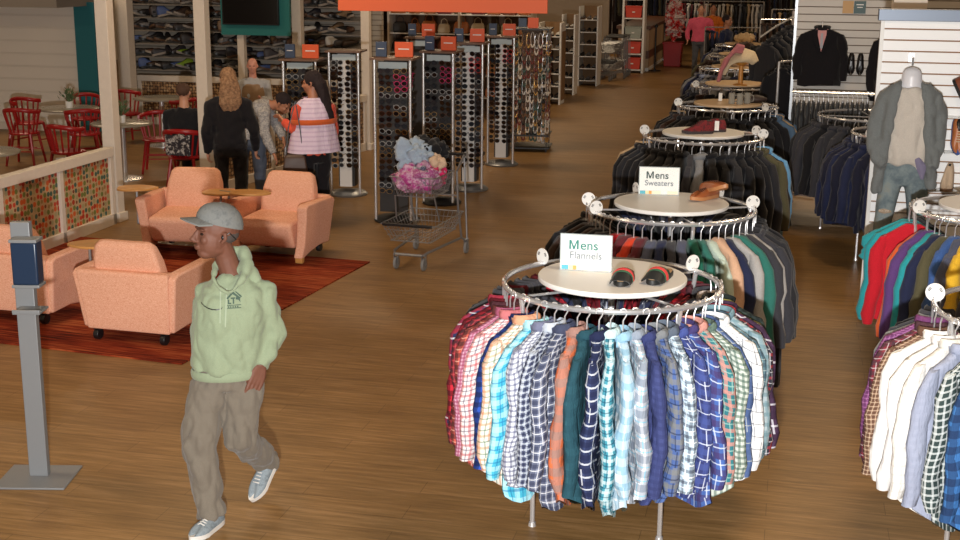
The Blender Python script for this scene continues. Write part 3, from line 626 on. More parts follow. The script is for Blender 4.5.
# black suit jacket facing out on the far panel
def shoe(name, label, loc, rz, upper, sole, L=.29, kind='low', lace=None, group=None, cat='shoe', rx=0, ry=0, parts=True):
    """toe towards -y; origin under the middle of the sole"""
    W = .5 * .36 * L; k = ('shoe', kind, L)
    def prof(t):  # half width along the length, t 0 heel .. 1 toe
        return W * np.interp(t, [0, .08, .3, .5, .72, .9, 1], [.45, .72, .78, .80, 1.0, .74, .25])
    def loop(zf, sc, n=26, top=None):
        pts = []
        for i in range(n):
            a = 2 * PI * i / n; c = math.cos(a); t = .5 - .5 * c; w = prof(t) * (abs(math.sin(a)) ** .35 if abs(math.sin(a)) > 0 else 0) * sc
            y = (L / 2) * (1 - (1 - sc) * .4) * c
            pts.append(((w if math.sin(a) > 0 else -w), y, zf(t)))
        return pts
    if k not in GC:
        s = MB().loft([loop(lambda t: .004 + .012 * max(0, t - .75) * 2, .94), loop(lambda t: .002 + .02 * max(0, t - .75) * 2, 1), loop(lambda t: .026 + .02 * max(0, t - .75) * 2, 1.02), loop(lambda t: .028 + .02 * max(0, t - .75), .9)], uvf=False)
        hi = {'low': .075, 'high': .12, 'boot': .2, 'dress': .07}[kind]
        def up(f):
            def z(t):
                full = np.interp(t, [0, .25, .45, .62, .8, .93, 1], [hi, hi * 1.03, hi * .95, max(.066, hi * .66), .056, .044, .028]); return .026 + (full - .026) * f
            return z
        u = MB().loft([loop(up(0), .98), loop(up(.3), 1.0), loop(up(.6), .93), loop(up(.85), .76), loop(up(1.0), .52), loop(up(1.04), .3)])
        u.mat(1).ell((0, L * .27, hi * .97), (W * .42, L * .17, .012), 12, 6)
        lc = MB()
        for i in range(5):
            t = .40 + .065 * i; z = up(1.02)(t) + .006; lc.tube([(-W * .42, L / 2 - L * t, z - .012), (0, L / 2 - L * t - .004, z), (W * .42, L / 2 - L * t, z - .012)], .0035, 5)
        a = MB()
        if not parts:
            pass
        GC[k] = (s.mesh('sole', 50), u.mesh('upper', 60), lc.mesh('laces', 60))
        m = MB().mat(1); 
        for me, b in ((GC[k][0], 1), (GC[k][1], 0)):
            m.mat(b); m.add([v.co for v in me.vertices], [tuple(p.vertices) for p in me.polygons])
        GC[k + ('one',)] = m.mesh('shoe', 60, False)
    if parts:
        t = thing(name, label, cat, loc, rz, group); t.rotation_euler = (rx, ry, rz)
        put('sole', GC[k][0], sole, t); put('upper', GC[k][1], [upper, BLK], t)
        if lace: put('laces', GC[k][2], lace, t)
        return t
    o = put(name, GC[k + ('one',)], [upper, sole], None, loc, (rx, ry, rz)); return tag(o, label, cat, group)
t = thing('suit_jacket', 'black suit jacket over a pink shirt facing out on the grey panel', 'jacket', (.29, 15.62, 2.2))
for n, me in garment_parts('suit', 2):
    o = put(n, me, cloth('suit_black', (22, 20, 24), fold=.2), t); o.scale = (1.1, 1.5, .84)
MB().prism([(-.065, -.08), (.065, -.08), (.0, -.34)], -.012, 'y', -.062).build('shirt_front', cloth('pink_shirt', (206, 150, 150)), t)
MB().prism([(-.012, -.13), (.012, -.13), (.016, -.29), (0, -.31), (-.016, -.29)], -.008, 'y', -.075).build('necktie', plaid('tie', (70, 66, 80), (180, 180, 190), .4, None, 0, .03), t)
for s in (-1, 1): MB().prism([(s * .05, -.085), (s * .10, -.12), (s * .10, -.20), (s * .015, -.36), (s * .045, -.22)], -.012, 'y', -.066).build('lapel', cloth('suit_black', (22, 20, 24)), t)
MB().prism([(-.05, -.66), (.05, -.66), (.085, -.72), (-.085, -.72)], -.01, 'y', -.05).build('shirt_tail', cloth('pink_shirt', (206, 150, 150)), t)
garment('suit', cloth('suit_black', (22, 20, 24)), (1.06, 15.5, 2.2), PI / 2 * .2, 'second black suit jacket mostly hidden beside the black dress shoes', 'jacket', None, True, 1)
hanger((.29, 15.66, 2.2), 0, 'hanger holding the black suit jacket on the grey panel', None)
for i, x in enumerate((.635, .735)):
    shoe('dress_shoe', ('left', 'right')[i] + ' black dress shoe hung toe down on the grey panel', (x, 15.63, 1.72), 0, plain('black_leather', (20, 18, 20), .3), BLK, .26, 'dress', rx=R(80))
t = thing('wall_sign', 'small orange and teal sign high on the grey slatted panel', 'sign', (.62, 15.7, 2.36))
MB().box((-.06, 0, 0), (.12, .01, .14)).build('orange_half', plain('sign_ochre', (196, 152, 92), .5), t); MB().box((.07, 0, 0), (.13, .01, .14)).build('teal_half', plain('sign_teal', (62, 90, 92), .5), t)
MB().box((.07, -.007, .03), (.08, .003, .01)).box((.07, -.007, 0), (.06, .003, .008)).build('lettering', WHT, t)
# mannequin with cardigan, jumper and jeans
t = thing('mannequin_form', 'white hanging mannequin form on the white slatted panel', 'mannequin', (.89, 10.62, 0))
m = MB().tube([(0, 0, 1.36), (0, 0, 1.45), (0, 0, 1.7), (0, 0, 1.86), (0, 0, 1.95), (0, 0, 2.0)], [(.13, .07), (.14, .075), (.165, .085), (.19, .075), (.10, .06), (.06, .055)], 20, ref=(1, 0, 0))
m.tube([(0, 0, 1.93), (0, 0, 2.03)], [.085, .074], 18).ell((0, 0, 2.035), (.074, .066, .055))
put('torso_form', remesh(m, .012, 4), plain('mannequin_white', (222, 222, 228), .35), t)
MB().tube([(0, 0, 2.1), (0, .03, 2.15), (0, .15, 2.16), (0, .19, 2.15)], .008, 8).box((0, .18, 2.15), (.04, .02, .07)).build('hook', CHROME, t)
def clothed(name, lab, cat, mat, mb, loc, vox=.012, it=5, wr=.012, seed=1, rz=0, freq=(9, 9, 5), sc=(1, 1, 1)):
    me = remesh(mb, vox, it, name=name); wrinkle(me, wr, freq, seed)
    o = put(name, me, mat, None, loc, (0, 0, rz)); o.scale = sc; return tag(o, lab, cat) if lab else o
clothed('jumper', 'oatmeal jumper worn by the mannequin under the grey cardigan', 'jumper', cloth('oatmeal', (196, 188, 178), .1),
    MB().tube([(0, -.01, 1.36), (0, -.01, 1.42), (0, -.01, 1.6), (0, -.01, 1.78), (0, -.01, 1.9), (0, -.01, 1.97)], [(.185, .085), (.20, .105), (.185, .10), (.195, .105), (.17, .09), (.095, .075)], 24, ref=(1, 0, 0)).ell((.13, -.04, 1.36), (.09, .05, .07)), (.89, 10.6, 0), sc=(.92, 1, .985), wr=.016)
cg = MB()
for s in (-1, 1):
    cg.tube([(s * .12, 0, 1.95), (s * .21, .0, 1.88), (s * .27, -.0, 1.74), (s * (.295 if s < 0 else .27), -.02, 1.55), (s * (.26 if s < 0 else .24), -.08, 1.42), (s * (.19 if s < 0 else .23), -.11, 1.35)], [.06, .075, .072, .065, .055, .045], 14)
    cg.tube([(s * .10, -.04, 1.99), (s * .155, -.085, 1.86), (s * .185, -.085, 1.6), (s * .215, -.06, 1.35), (s * .235, -.03, 1.13 + .05 * (s > 0))], [(.03, .03), (.055, .032), (.05, .035), (.055, .05), (.06, .055)], 14, ref=(1, 0, 0))
    cg.tube([(0, .06, 2.0), (s * .07, .03, 2.02), (s * .105, -.03, 1.97), (s * .11, -.07, 1.9)], .026, 8)
cg.tube([(0, .06, 1.96), (0, .07, 1.8), (0, .07, 1.5), (0, .06, 1.2)], [(.15, .03), (.21, .04), (.2, .04), (.22, .03)], 18, ref=(1, 0, 0))
clothed('cardigan', 'open grey cardigan hanging on the mannequin', 'cardigan', cloth('cardigan_grey', (112, 116, 116), .1, 160), cg, (.89, 10.6, 0), wr=.015, freq=(10, 10, 7), sc=(.86, 1, .985))
DEN = carpetish('washed_denim', [(84, 96, 104), (102, 116, 122), (124, 136, 138), (136, 138, 130)], 7)
jn = MB().tube([(0, 0, 1.45), (0, 0, 1.4), (0, 0, 1.25), (0, 0, 1.17)], [(.15, .08), (.165, .09), (.17, .1), (.13, .085)], 20, ref=(1, 0, 0))
jn.tube([(-.08, 0, 1.28), (-.105, -.01, 1.1), (-.13, -.03, .92), (-.15, 0, .62)], [.098, .085, .07, .055], 16).tube([(.08, 0, 1.28), (.11, -.01, 1.1), (.12, -.03, .92), (.12, 0, .62)], [.098, .085, .07, .055], 16)
j = clothed('jeans', 'ripped faded blue jeans on the mannequin', 'jeans', DEN, jn, (.89, 10.61, 0), wr=.009)
RIP = carpetish('frayed_threads', [(196, 184, 166), (150, 130, 110), (210, 200, 186)], 60)
for q in ((.115, -.085, 1.06), (-.125, -.088, .97)): MB().ell((0, 0, 0), (.05, .012, .022), 14, 6).build('knee_rip', RIP, j, loc=q)
MB().tube([(.08, -.10, 1.40), (.12, -.115, 1.33), (.13, -.11, 1.24)], [(.02, .01), (.04, .015), (.012, .01)], 10, ref=(1, 0, 0)).build('bandana', plaid('bandana', (170, 140, 156), (110, 110, 140), .5, None, 0, .02), j)
TAN, BRN = plain('tan_leather', (176, 106, 62), .4, var=.1), plain('brown_leather', (120, 62, 40), .4, var=.15)
shoe('ankle_boot', 'brown leather boot at the top right edge of the white panel', (1.27, 10.70, 1.86), R(70), BRN, BLK, .3, 'high', rx=R(60))
shoe('casual_shoe', 'tan shoe with a blue collar and laces on the white panel', (1.27, 10.72, 1.55), R(10), TAN, plain('blue_sole', (60, 84, 150), .5), .3, 'low', plain('pale_lace', (214, 200, 170), .8), rx=R(72))
shoe('suede_boot', 'pale beige suede boot below the tan shoe on the white panel', (1.23, 10.68, 1.13), R(-15), plain('beige_suede', (196, 172, 146), .9, var=.06), plain('beige_sole', (150, 120, 96), .8), .28, 'boot')
for z, x in ((1.70, 1.27), (1.42, 1.27), (1.12, 1.23)):
    tag(MB().box((0, 0, 0), (.16, .14, .008)).build('shoe_shelf', plain('clear_shelf', (226, 228, 228), .15), loc=(x, 10.76, z)), 'small clear shelf on the white slatted panel under a shoe', 'shelf', 'shoe shelves on the white panel')
# ------------------------------------------------------------------ things on the rack tops
TT = 1.296
def sign(loc, rz, l1, l2, w=.265, h=.19, lab=''):
    t = thing('sign_holder', lab, 'sign', loc, rz)
    MB().box((0, 0, h / 2), (w, .004, h)).build('card', plain('paper_white', (236, 236, 232), .6), t)
    MB().box((0, -.005, h / 2), (w + .01, .002, h + .008)).build('acrylic_front', glass('clear_acrylic', (235, 245, 245), .06), t)
    MB().box((0, .008, h / 2), (w + .01, .004, h + .008)).box((0, .03, .002), (w + .01, .09, .004)).build('acrylic_stand', glass('clear_acrylic_b', (210, 220, 222), .45), t)
    lm = plain('sign_green', (36, 120, 110), .6) if l2 == 'Flannels' else plain('sign_dark', (50, 70, 66), .6)
    text_mesh('title_lettering', l1[1:], .070, lm, t, (-.030, -.0075, h * .60), (PI / 2, 0, 0), .0006, align='LEFT')
    mx, mz, mh, mw = -.088, h * .60, .049, .050; q_ = .0095
    MB().prism([(mx, mz), (mx + q_, mz), (mx + q_, mz + mh * .72), (mx + mw / 2 - q_ * .4, mz), (mx + mw / 2 + q_ * .4, mz), (mx + mw - q_, mz + mh * .72), (mx + mw - q_, mz), (mx + mw, mz), (mx + mw, mz + mh), (mx + mw - q_ * 1.1, mz + mh), (mx + mw / 2, mz + mh * .30), (mx + q_ * 1.1, mz + mh), (mx, mz + mh)], .0012, 'y', -.0081).build('title_initial', lm, t, smooth=0)
    text_mesh('subtitle_lettering', l2, .054, plain('sign_grey', (120, 128, 134), .6), t, (.0, -.0075, h * .34), (PI / 2, 0, 0), .0005)
    for x0, x1, c in ((-.48, -.34, (84, 172, 190)), (-.34, -.25, (236, 218, 170)), (-.25, -.18, (232, 158, 84)), (-.18, .05, (240, 226, 200)), (.22, .48, (240, 190, 110)) ):
        MB().box(((x0 + x1) / 2 * w, -.0068, .016), ((x1 - x0) * w, .001, .022)).build('colour_block', plain('cb%d' % c[0], c, .6), t)
    return t
s1 = sign((-1.0, 6.59, TT), R(1), 'Mens', 'Flannels', lab='white sign reading Mens Flannels in a clear stand')
s2 = sign((-.86, 8.95, TT), R(5), 'Mens', 'Sweaters', w=.27, h=.19, lab='white sign reading Mens Sweaters in a clear stand')
def slide(loc, rz, lab):
    t = thing('slide_sandal', lab, 'sandal', loc, rz); W = .05
    def loop(z, sc, n=28):
        out = []
        for i in range(n):
            a = 2 * PI * i / n; c = math.cos(a); tt = .5 - .5 * c; w = W * np.interp(tt, [0, .1, .3, .5, .75, .92, 1], [.5, .75, .8, .82, 1, .8, .45]) * abs(math.sin(a)) ** .4 * sc
            out.append((w if math.sin(a) > 0 else -w, .145 * c * (1 - (1 - sc) * .5), z))
        return out
    MB().loft([loop(0, .96), loop(.002, 1), loop(.024, 1.0), loop(.027, .96)]).build('sole', plain('sandal_black', (30, 32, 32), .55), t)
    MB().loft([loop(.027, .9), loop(.0295, .88)]).build('insole', plain('sandal_insole', (164, 134, 98), .8), t)
    n = 12
    def arch(y0, y1, hk, name, m, e=0):
        secs = []
        for j in range(8):
            y = y0 + (y1 - y0) * j / 7; lift = float(np.interp(y, [-.145, -.12, -.08, -.04, .01], [.30, .55, .86, 1.0, .96]))
            o = [(-(W + .004 + e) * math.cos(PI * i / n), y, .012 + (hk + e) * lift * math.sin(PI * i / n) ** .75) for i in range(n + 1)]
            inn = [(-(W - .002) * math.cos(PI * i / n), y, .012 + (hk - .006) * lift * math.sin(PI * i / n) ** .75) for i in reversed(range(n + 1))]
            secs.append(o + inn)
        return MB().loft(secs).build(name, m, t, smooth=50)
    arch(-.138, .005, .058, 'strap', plain('strap_black', (34, 36, 36), .5)); arch(-.072, -.018, .060, 'green_stripe', plain('stripe_green', (40, 92, 60), .7), .0015); arch(-.058, -.032, .061, 'red_stripe', plain('stripe_red', (206, 60, 62), .7), .003)
    return t
slide((-.775, 6.43, TT), R(-2), 'black slide sandal with red stripe next to the Flannels sign')
slide((-.60, 6.50, TT), R(-14), 'black slide sandal with red stripe farther from the Flannels sign')
OXB = plain('oxblood_brown', (150, 84, 48), .3, var=.08)
shoe('lace_up_shoe', 'tan brown lace-up shoe lying flat, partly under its mate', (-.54, 8.86, TT), R(-35), OXB, plain('tan_sole', (176, 120, 76), .5), .29, 'low', plain('brown_lace', (80, 44, 28), .8))
shoe('lace_up_shoe', 'tan brown lace-up shoe leaning on top of its mate', (-.475, 8.86, TT + .055), R(42), OXB, plain('tan_sole', (176, 120, 76), .5), .29, 'low', plain('brown_lace', (80, 44, 28), .8), rx=R(-16))
RSN = carpetish('red_black_knit', [(30, 24, 28), (130, 34, 40), (60, 28, 34), (150, 50, 52)], 26)
shoe('running_shoe', 'red and black high-top sneaker in front on the third rack', (-.84, 12.28, TT), R(-68), RSN, plain('dark_rubber', (54, 46, 48), .7), .31, 'high', BLK)
shoe('running_shoe', 'red and black high-top sneaker behind its mate on the third rack', (-.74, 12.46, TT), R(-80), RSN, plain('dark_rubber', (54, 46, 48), .7), .31, 'high', BLK)
def price_tag(loc, rz, lab): tag(MB().box((0, 0, .05), (.04, .003, .09)).build('price_tag', WHT, loc=loc, rot=(R(-12), 0, rz)), lab, 'price tag')
price_tag((-.67, 12.36, TT + .02), 0, 'white price tag hanging at the heel of the red sneakers')
price_tag((-.80, 15.2, TT), 0, 'white price tag standing beside the glass mugs')
for i, (x, y) in enumerate(((-.66, 14.98), (-.57, 14.95), (-.49, 15.06))):
    t = thing('glass_mug', ('left', 'middle', 'right')[i] + 'most of the three smoky glass mugs', 'mug', (x, y, TT)); GM = glass('smoky_glass', (170, 168, 160), .5)
    MB().lathe([(.036, 0), (.038, .01), (.038, .12), (.034, .12), (.034, .012), (.002, .012)], 18).build('glass_body', GM, t)
    MB().tube([(.036, 0, .025), (.065, 0, .03), (.07, 0, .06), (.065, 0, .09), (.036, 0, .1)], .006, 7).build('handle', GM, t)
bg_ = MB().ell((0, 0, .04), (.15, .09, .045)); tag(bg_.build('folded_bag', plain('dark_bag', (54, 40, 36), .6), loc=(-.42, 15.2, TT)), 'dark folded bag lying to the right of the glass mugs', 'bag')
t = thing('hat_stand', 'wooden post hat stand carrying the straw hat', 'hat stand', (-.66, 17.2, TT)); WD = plain('golden_wood', (202, 140, 66), .4, var=.1)
MB().lathe([(.09, 0), (.09, .015), (.03, .03), (.028, .26), (.04, .27), (.04, .285)], 20).build('post', WD, t); MB().ell((0, 0, .3), (.075, .075, .05)).build('head_block', WD, t)
hm = MB().tube([(-.24, -.05, -.16), (-.21, -.03, -.02), (-.12, 0, .07), (0, 0, .10), (.10, 0, .08), (.16, 0, .0)], [(.03, .05), (.035, .10), (.04, .14), (.05, .15), (.045, .12), (.03, .07)], 16, ref=(0, 0, 1))
h = clothed('straw_hat', 'floppy cream straw hat draped over the wooden stand', 'hat', plain('straw_cream', (214, 196, 164), .85, var=.06, scale=60), hm, (-.64, 17.2, TT + .29), .014, 4, .004)
sc = MB().tube([(.02, 0, .12), (-.1, .02, .13), (-.18, 0, .03), (-.24, -.02, -.10), (-.27, -.04, -.26)], [(.02, .05), (.03, .08), (.03, .09), (.03, .07), (.025, .05)], 12, ref=(0, 0, 1)).tube([(-.1, 0, .13), (-.05, 0, .2), (.03, .02, .18)], [.03, .045, .03], 10)
clothed('scarf', 'dusty pink scarf draped beside the straw hat', 'scarf', cloth('dusty_pink', (196, 120, 124)), sc, (-.66, 17.12, TT + .31), .014, 3, .012)
t = thing('coiled_belt', 'small pale rolled belt lying right of the hat stand', 'belt', (-.36, 17.4, TT)); MB().lathe([(.03, 0), (.05, .003), (.05, .03), (.03, .033)], 18).build('belt_roll', TAN, t)
#@@SEATS
# ------------------------------------------------------------------ armchairs
UPH = weave_mat('salmon_upholstery', (214, 144, 114), (244, 196, 168)); OAK = plain('oak_tablet', (196, 142, 80), .35, var=.1, scale=6)
def armchair(loc, rz, lab, tabs=()):
    t = thing('armchair', lab, 'armchair', loc, rz); t.scale = (1.05, 1, .92)
    def rbox(name, prof, x0, x1, bev=.03):
        return MB().prism(prof, x1 - x0, 'x', x0).build(name, UPH, t, bevel=bev, smooth=60)
    rbox('seat', [(-.40, .40), (-.36, .44), (.18, .46), (.22, .18), (-.28, .15), (-.33, .20)], -.275, .275, .035)
    # backrest: tapered, leaning
    S = []
    for z, hw, yf, yb in ((.40, .275, .10, .26), (.55, .275, .13, .29), (.70, .262, .17, .32), (.82, .235, .215, .335), (.86, .20, .24, .31)):
        S.append([(-hw, yf + .03, z), (-hw + .03, yf, z), (hw - .03, yf, z), (hw, yf + .03, z), (hw, yb - .03, z), (hw - .03, yb, z), (-hw + .03, yb, z), (-hw, yb - .03, z)])
    MB().loft(S).build('backrest', UPH, t, bevel=.012, smooth=60)
    S = [[(-.33, .25, .10), (.33, .25, .10), (.33, .31, .10), (-.33, .31, .10)], [(-.365, .27, .60), (.365, .27, .60), (.365, .37, .60), (-.365, .37, .60)], [(-.355, .28, .62), (.355, .28, .62), (.355, .355, .62), (-.355, .355, .62)]]
    MB().loft(S).build('back_panel', UPH, t, bevel=.012, smooth=60)
    for s in (-1, 1):
        pr_ = [(-.33, .60), (-.28, .625), (.30, .61), (.345, .58), (.30, .11), (.05, .12), (-.15, .09), (-.26, .06), (-.34, .06), (-.30, .2), (-.31, .45)]
        m = MB().prism(pr_, .085, 'x', -.0425)
        for i, v in enumerate(m.v): x, y, z = v; m.v[i] = (x * (1 + .25 * z) + s * (.312 + .055 * (z / .6)), y, z)
        a = m.build('arm', UPH, t, bevel=.018, smooth=60)
        MB().prism([(-.335, .065), (-.26, .065), (-.27, .015), (-.30, .0), (-.33, .01)], .07, 'x', s * .322 - .035).build('foot', OAK, a, bevel=.01)
        c = thing_part('caster', t); MB().cyl((s * .27 - .02, .27, .046), (s * .27 + .02, .27, .046), .046, n=20).build('wheel', BLK, c, bevel=.006)
        MB().box((s * .27, .25, .11), (.055, .07, .05)).tube([(s * .27, .25, .1), (s * .27, .25, .16)], .012, 8).build('fork', BLK, c)
    for s, y, a_, zo in tabs:
        tb = thing_part('writing_tablet', t)
        n = 26; el = [((.19 + .02 * math.cos(3 * q)) * math.cos(q), .15 * math.sin(q)) for q in [2 * PI * i / n for i in range(n)]]
        MB().prism(el, .022, 'z', 0).build('tablet_board', OAK, tb, loc=(s * .43, y, .70 + zo), rot=(0, 0, a_), bevel=.006)
        MB().tube([(math.copysign(.46, s), y + .1, .3), (math.copysign(.46, s), y + .1, .69 + zo), (s * .43, y, .69 + zo)], .012, 8).tube([(math.copysign(.40, s), y + .1, .31), (math.copysign(.46, s), y + .1, .31)], .012, 8).build('tablet_post', STEEL, tb)
    return t
def thing_part(n, parent):
    o = bpy.data.objects.new(n, None); COL.objects.link(o); o.parent = parent; return o
armchair((-4.79, 8.93, .012), R(178), 'salmon armchair seen from behind beside the man in green', [(1.1, -.10, .3, 0)])
armchair((-5.98, 9.22, .012), R(178), 'salmon armchair seen from behind at the left edge')
armchair((-5.78, 11.72, .012), R(8), 'salmon armchair facing the viewer with tablets on both sides', [(-1, -.22, .2, 0), (.98, -.34, -.1, 0)])
armchair((-4.82, 11.75, .012), R(-4), 'salmon armchair facing the viewer nearest the shopping cart', [(-.28, -.40, .15, .03)])
# sanitizer stand
t = thing('hand_sanitizer_stand', 'grey steel hand sanitizer stand with a dark blue dispenser', 'sanitizer stand', (-4.03, 6.13, 0), R(13)); GP = plain('silver_paint', (126, 128, 130), .45, .2)
MB().box((0, 0, .006), (.40, .34, .012)).build('base_plate', GP, t, bevel=.004)
MB().box((0, .03, .745), (.105, .05, 1.47)).build('post', GP, t, bevel=.004)
d = thing_part('dispenser', t); MB().box((.045, -.04, 1.27), (.14, .10, .235)).build('dispenser_body', plain('navy_plastic', (28, 46, 70), .3), d, bevel=.01)
for z in (1.395, 1.145): MB().box((.045, -.04, z), (.15, .11, .018)).build('dispenser_cap', GP, d, bevel=.004)
MB().box((.05, -.06, 1.005), (.15, .15, .012)).box((.05, -.13, 1.015), (.15, .012, .02)).build('drip_tray', GP, t, bevel=.003)
# cafe tables and chairs
RED = plain('red_lacquer', (150, 20, 22), .35)
def cafe_table(loc, lab, r=.38, plant=None):
    t = thing('cafe_table', lab, 'table', loc)
    MB().lathe([(r - .01, 0), (r, .006), (r, .024), (r - .01, .03)], 36).build('table_top', plain('grey_table_top', (140, 132, 118), .25), t, loc=(0, 0, .72))
    MB().cyl((0, 0, .03), (0, 0, .72), .04).build('pedestal', CHROME, t); MB().lathe([(.24, 0), (.24, .015), (.05, .04)], 28).build('base', CHROME, t)
    if plant:
        p = thing('potted_plant', plant, 'plant', (loc[0], loc[1], .75)); MB().lathe([(.045, 0), (.055, .09), (.047, .09), (.04, .02)], 16).build('pot', WHT, p)
        rnd = random.Random(int(loc[1] * 10)); m = MB()
        for i in range(60):
            a = rnd.uniform(0, 6.28); e = rnd.uniform(.3, 1.4); l = rnd.uniform(.05, .2); b = Vector((math.cos(a) * math.cos(e) * l, math.sin(a) * math.cos(e) * l, .09 + math.sin(e) * l))
            u = Vector((-math.sin(a), math.cos(a), 0)) * .016; w_ = Vector((math.cos(a) * .02, math.sin(a) * .02, .03)); m.add([b - w_, b + u, b + w_, b - u], [(0, 1, 2, 3)])
            if i % 4 == 0: m.tube([(0, 0, .08), b], .002, 4)
        m.build('foliage', plain('plant_green', (84, 104, 70), .7, var=.2), p, smooth=0)
cafe_table((-10.05, 16.75, 0), 'round cafe table with a plant, farther left of the near column', .42, 'leafy plant in a white pot on the left cafe table')
cafe_table((-8.52, 15.45, 0), 'round cafe table with a plant just right of the near column', .40, 'leafy plant in a white pot just right of the near column')
cafe_table((-9.45, 18.4, 0), 'round cafe table with a chrome pedestal below the shoe wall', .42)
cafe_table((-8.75, 12.7, 0), 'round cafe table cut by the left edge', .42)
cafe_table((-7.75, 17.0, 0), 'round cafe table in front of the seated man in black', .40)
def cafe_chair(loc, rz):
    t = thing('cafe_chair', '', 'chair', loc, rz, 'red cafe chairs')
    n = 20; MB().lathe([(.20, 0), (.215, .01), (.215, .025), (.2, .035)], n).build('seat', RED, t, loc=(0, 0, .43))
    for sx in (-1, 1):
        for sy in (-1, 1): MB().tube([(sx * .14, sy * .14, .44), (sx * .20, sy * .21, 0)], [.021, .017], 8).build('leg', RED, t)
    MB().tube([(-.16, -.17, .2), (.16, -.17, .2)], .008, 6).tube([(-.16, .17, .2), (.16, .17, .2)], .008, 6).tube([(-.17, 0, .24), (.17, 0, .24)], .008, 6).build('stretcher', RED, t)
    b = MB(); arc = [(.25 * math.cos(R(a)), .20 * math.sin(R(a)) + .03, .79 - .04 * abs(math.cos(R(a))) ** 2) for a in range(-15, 196, 15)]
    b.tube(arc, [(.03, .015)] * len(arc), 8, ref=(0, 0, 1)); b.build('back_rail', RED, t)
    s = MB()
    for a in range(0, 181, 22): ca, sa = math.cos(R(a)), math.sin(R(a)); s.tube([(.18 * ca, .17 * sa + .01, .45), (.25 * ca, .20 * sa + .03, .77 - .04 * ca * ca)], .013, 6)
    s.build('spindles', RED, t); return t
cc = cafe_chair((-11.0, 17.2, 0), R(80)); CHL = ['red chair leftmost beside the cream wall', 'red chair with its back to the viewer left of the near column', 'red chair right beside the near column at the left table',
  'red chair farthest back below the shoe wall', 'red chair right of the near column, beside the small plant table', 'red chair draped with black and white cloth, under the seated man', 'red chair cut by the left edge of the picture', 'red chair beyond the left table in front of the teal strip', 'red chair between the near column and the seated man', 'red chair at the far table, facing the viewer']
cc['label'] = CHL[0]
del cc['group']
for (x, y, a), l in zip([(-10.45, 16.2, 190), (-9.6, 16.35, 215), (-10.15, 18.6, 60), (-8.35, 16.1, 20), (-7.30, 14.78, 188), (-9.3, 13.2, 60), (-10.5, 17.9, 20), (-8.9, 14.75, 170), (-8.9, 18.0, 250)], CHL[1:]): dup(cc, (x, y, 0), R(a), l)
tag(clothed('patterned_throw', None, None, carpetish('bw_throw', [(30, 28, 34), (40, 36, 42), (44, 38, 44), (190, 184, 180), (34, 30, 36)], 22), MB().box((0, 0, .62), (.34, .03, .26)), (-7.27, 14.52, 0), .015, 3, .02), 'black and white patterned cloth hung over a red chair back', 'throw')
# shopping cart
def cart(name, lab, loc, rz, parts=True, group=None, cat='shopping cart'):
    t = thing(name, lab, cat, loc, rz, group); W = .005
    def basket(nm, b0, b1, t0, t1, zb, zt, yb, hw0, hw1, n1=9, n2=12):
        """wire basket between a lower loop and an upper loop; y from front b0/t0 to back b1/t1"""
        m = MB(); lo = [(-hw0, b0, zb), (hw0, b0, zb), (hw0, b1, zb), (-hw0, b1, zb)]; hi = [(-hw1, t0, zt), (hw1, t0, zt), (hw1, t1, zt), (-hw1, t1, zt)]
        for f in (0, .33, .66, 1):
            m.tube([tuple(lo[i][k] + (hi[i][k] - lo[i][k]) * f for k in range(3)) for i in range(4)], .006 if f in (0, 1) else .0035, 5, closed=True)
        for i in range(4):
            a, b, c, d = lo[i], lo[(i + 1) % 4], hi[i], hi[(i + 1) % 4]
            for j in range(n2):
                f = (j + .5) / n2; p = [a[k] + (b[k] - a[k]) * f for k in range(3)]; q = [c[k] + (d[k] - c[k]) * f for k in range(3)]; m.tube([p, q], .003, 4)
        for j in range(n1): x = -hw0 + 2 * hw0 * (j + .5) / n1; m.tube([(x, b0, zb), (x, b1, zb)], .003, 4)
        return m.build(nm, STEEL, t)
    basket('lower_basket', -.42, .30, -.50, .34, .27, .44, 0, .20, .27); basket('upper_basket', -.30, .14, -.36, .18, .68, .87, 0, .18, .23)
    f = MB()
    for s in (-1, 1):
        f.tube([(s * .14, -.46, .15), (s * .17, -.40, .17), (s * .24, .36, .17), (s * .27, .42, .12)], .013, 8)
        f.tube([(s * .24, .36, .17), (s * .245, .24, .50), (s * .245, .20, .86), (s * .25, .40, .99)], .012, 8)
        f.tube([(s * .25, .40, .99), (s * .27, .44, .14)], .010, 8); f.tube([(s * .2, -.3, .68), (s * .22, -.22, .44)], .008, 6)
    f.tube([(-.14, -.46, .15), (.14, -.46, .15)], .014, 8); f.tube([(-.245, .22, .62), (.245, .22, .62)], .008, 6)
    f.build('frame', STEEL, t); MB().box((0, -.50, .44), (.5, .03, .03)).build('bumper', BLK, t, bevel=.008)
    MB().cyl((-.26, .41, 1.0), (.26, .41, 1.0), .016).build('handle', BLK, t)
    for s, y in ((-.14, -.43), (.14, -.43), (-.27, .42), (.27, .42)):
        c = thing_part('caster', t); MB().cyl((s - .013, y, .06), (s + .013, y, .06), .06, n=18).build('wheel', plain('grey_rubber', (120, 118, 116), .6), c, bevel=.004)
        MB().box((s - .02, y, .1), (.004, .035, .09)).box((s + .02, y, .1), (.004, .035, .09)).box((s, y, .145), (.045, .045, .01)).build('fork', STEEL, c)
    return t
cart('shopping_cart', 'two tier wire shopping cart heaped with clothes', (-3.39, 11.95, 0), R(-5))
def heap(name, lab, cat, mat, c, r, seed, wr=.05):
    me = remesh(MB().ell((0, 0, 0), r, 20, 12), .016, 2, name=name); wrinkle(me, wr, (8, 8, 10), seed); wrinkle(me, wr * .35, (19, 19, 23), seed + 2)
    return tag(put(name, me, mat, None, c), lab, cat)
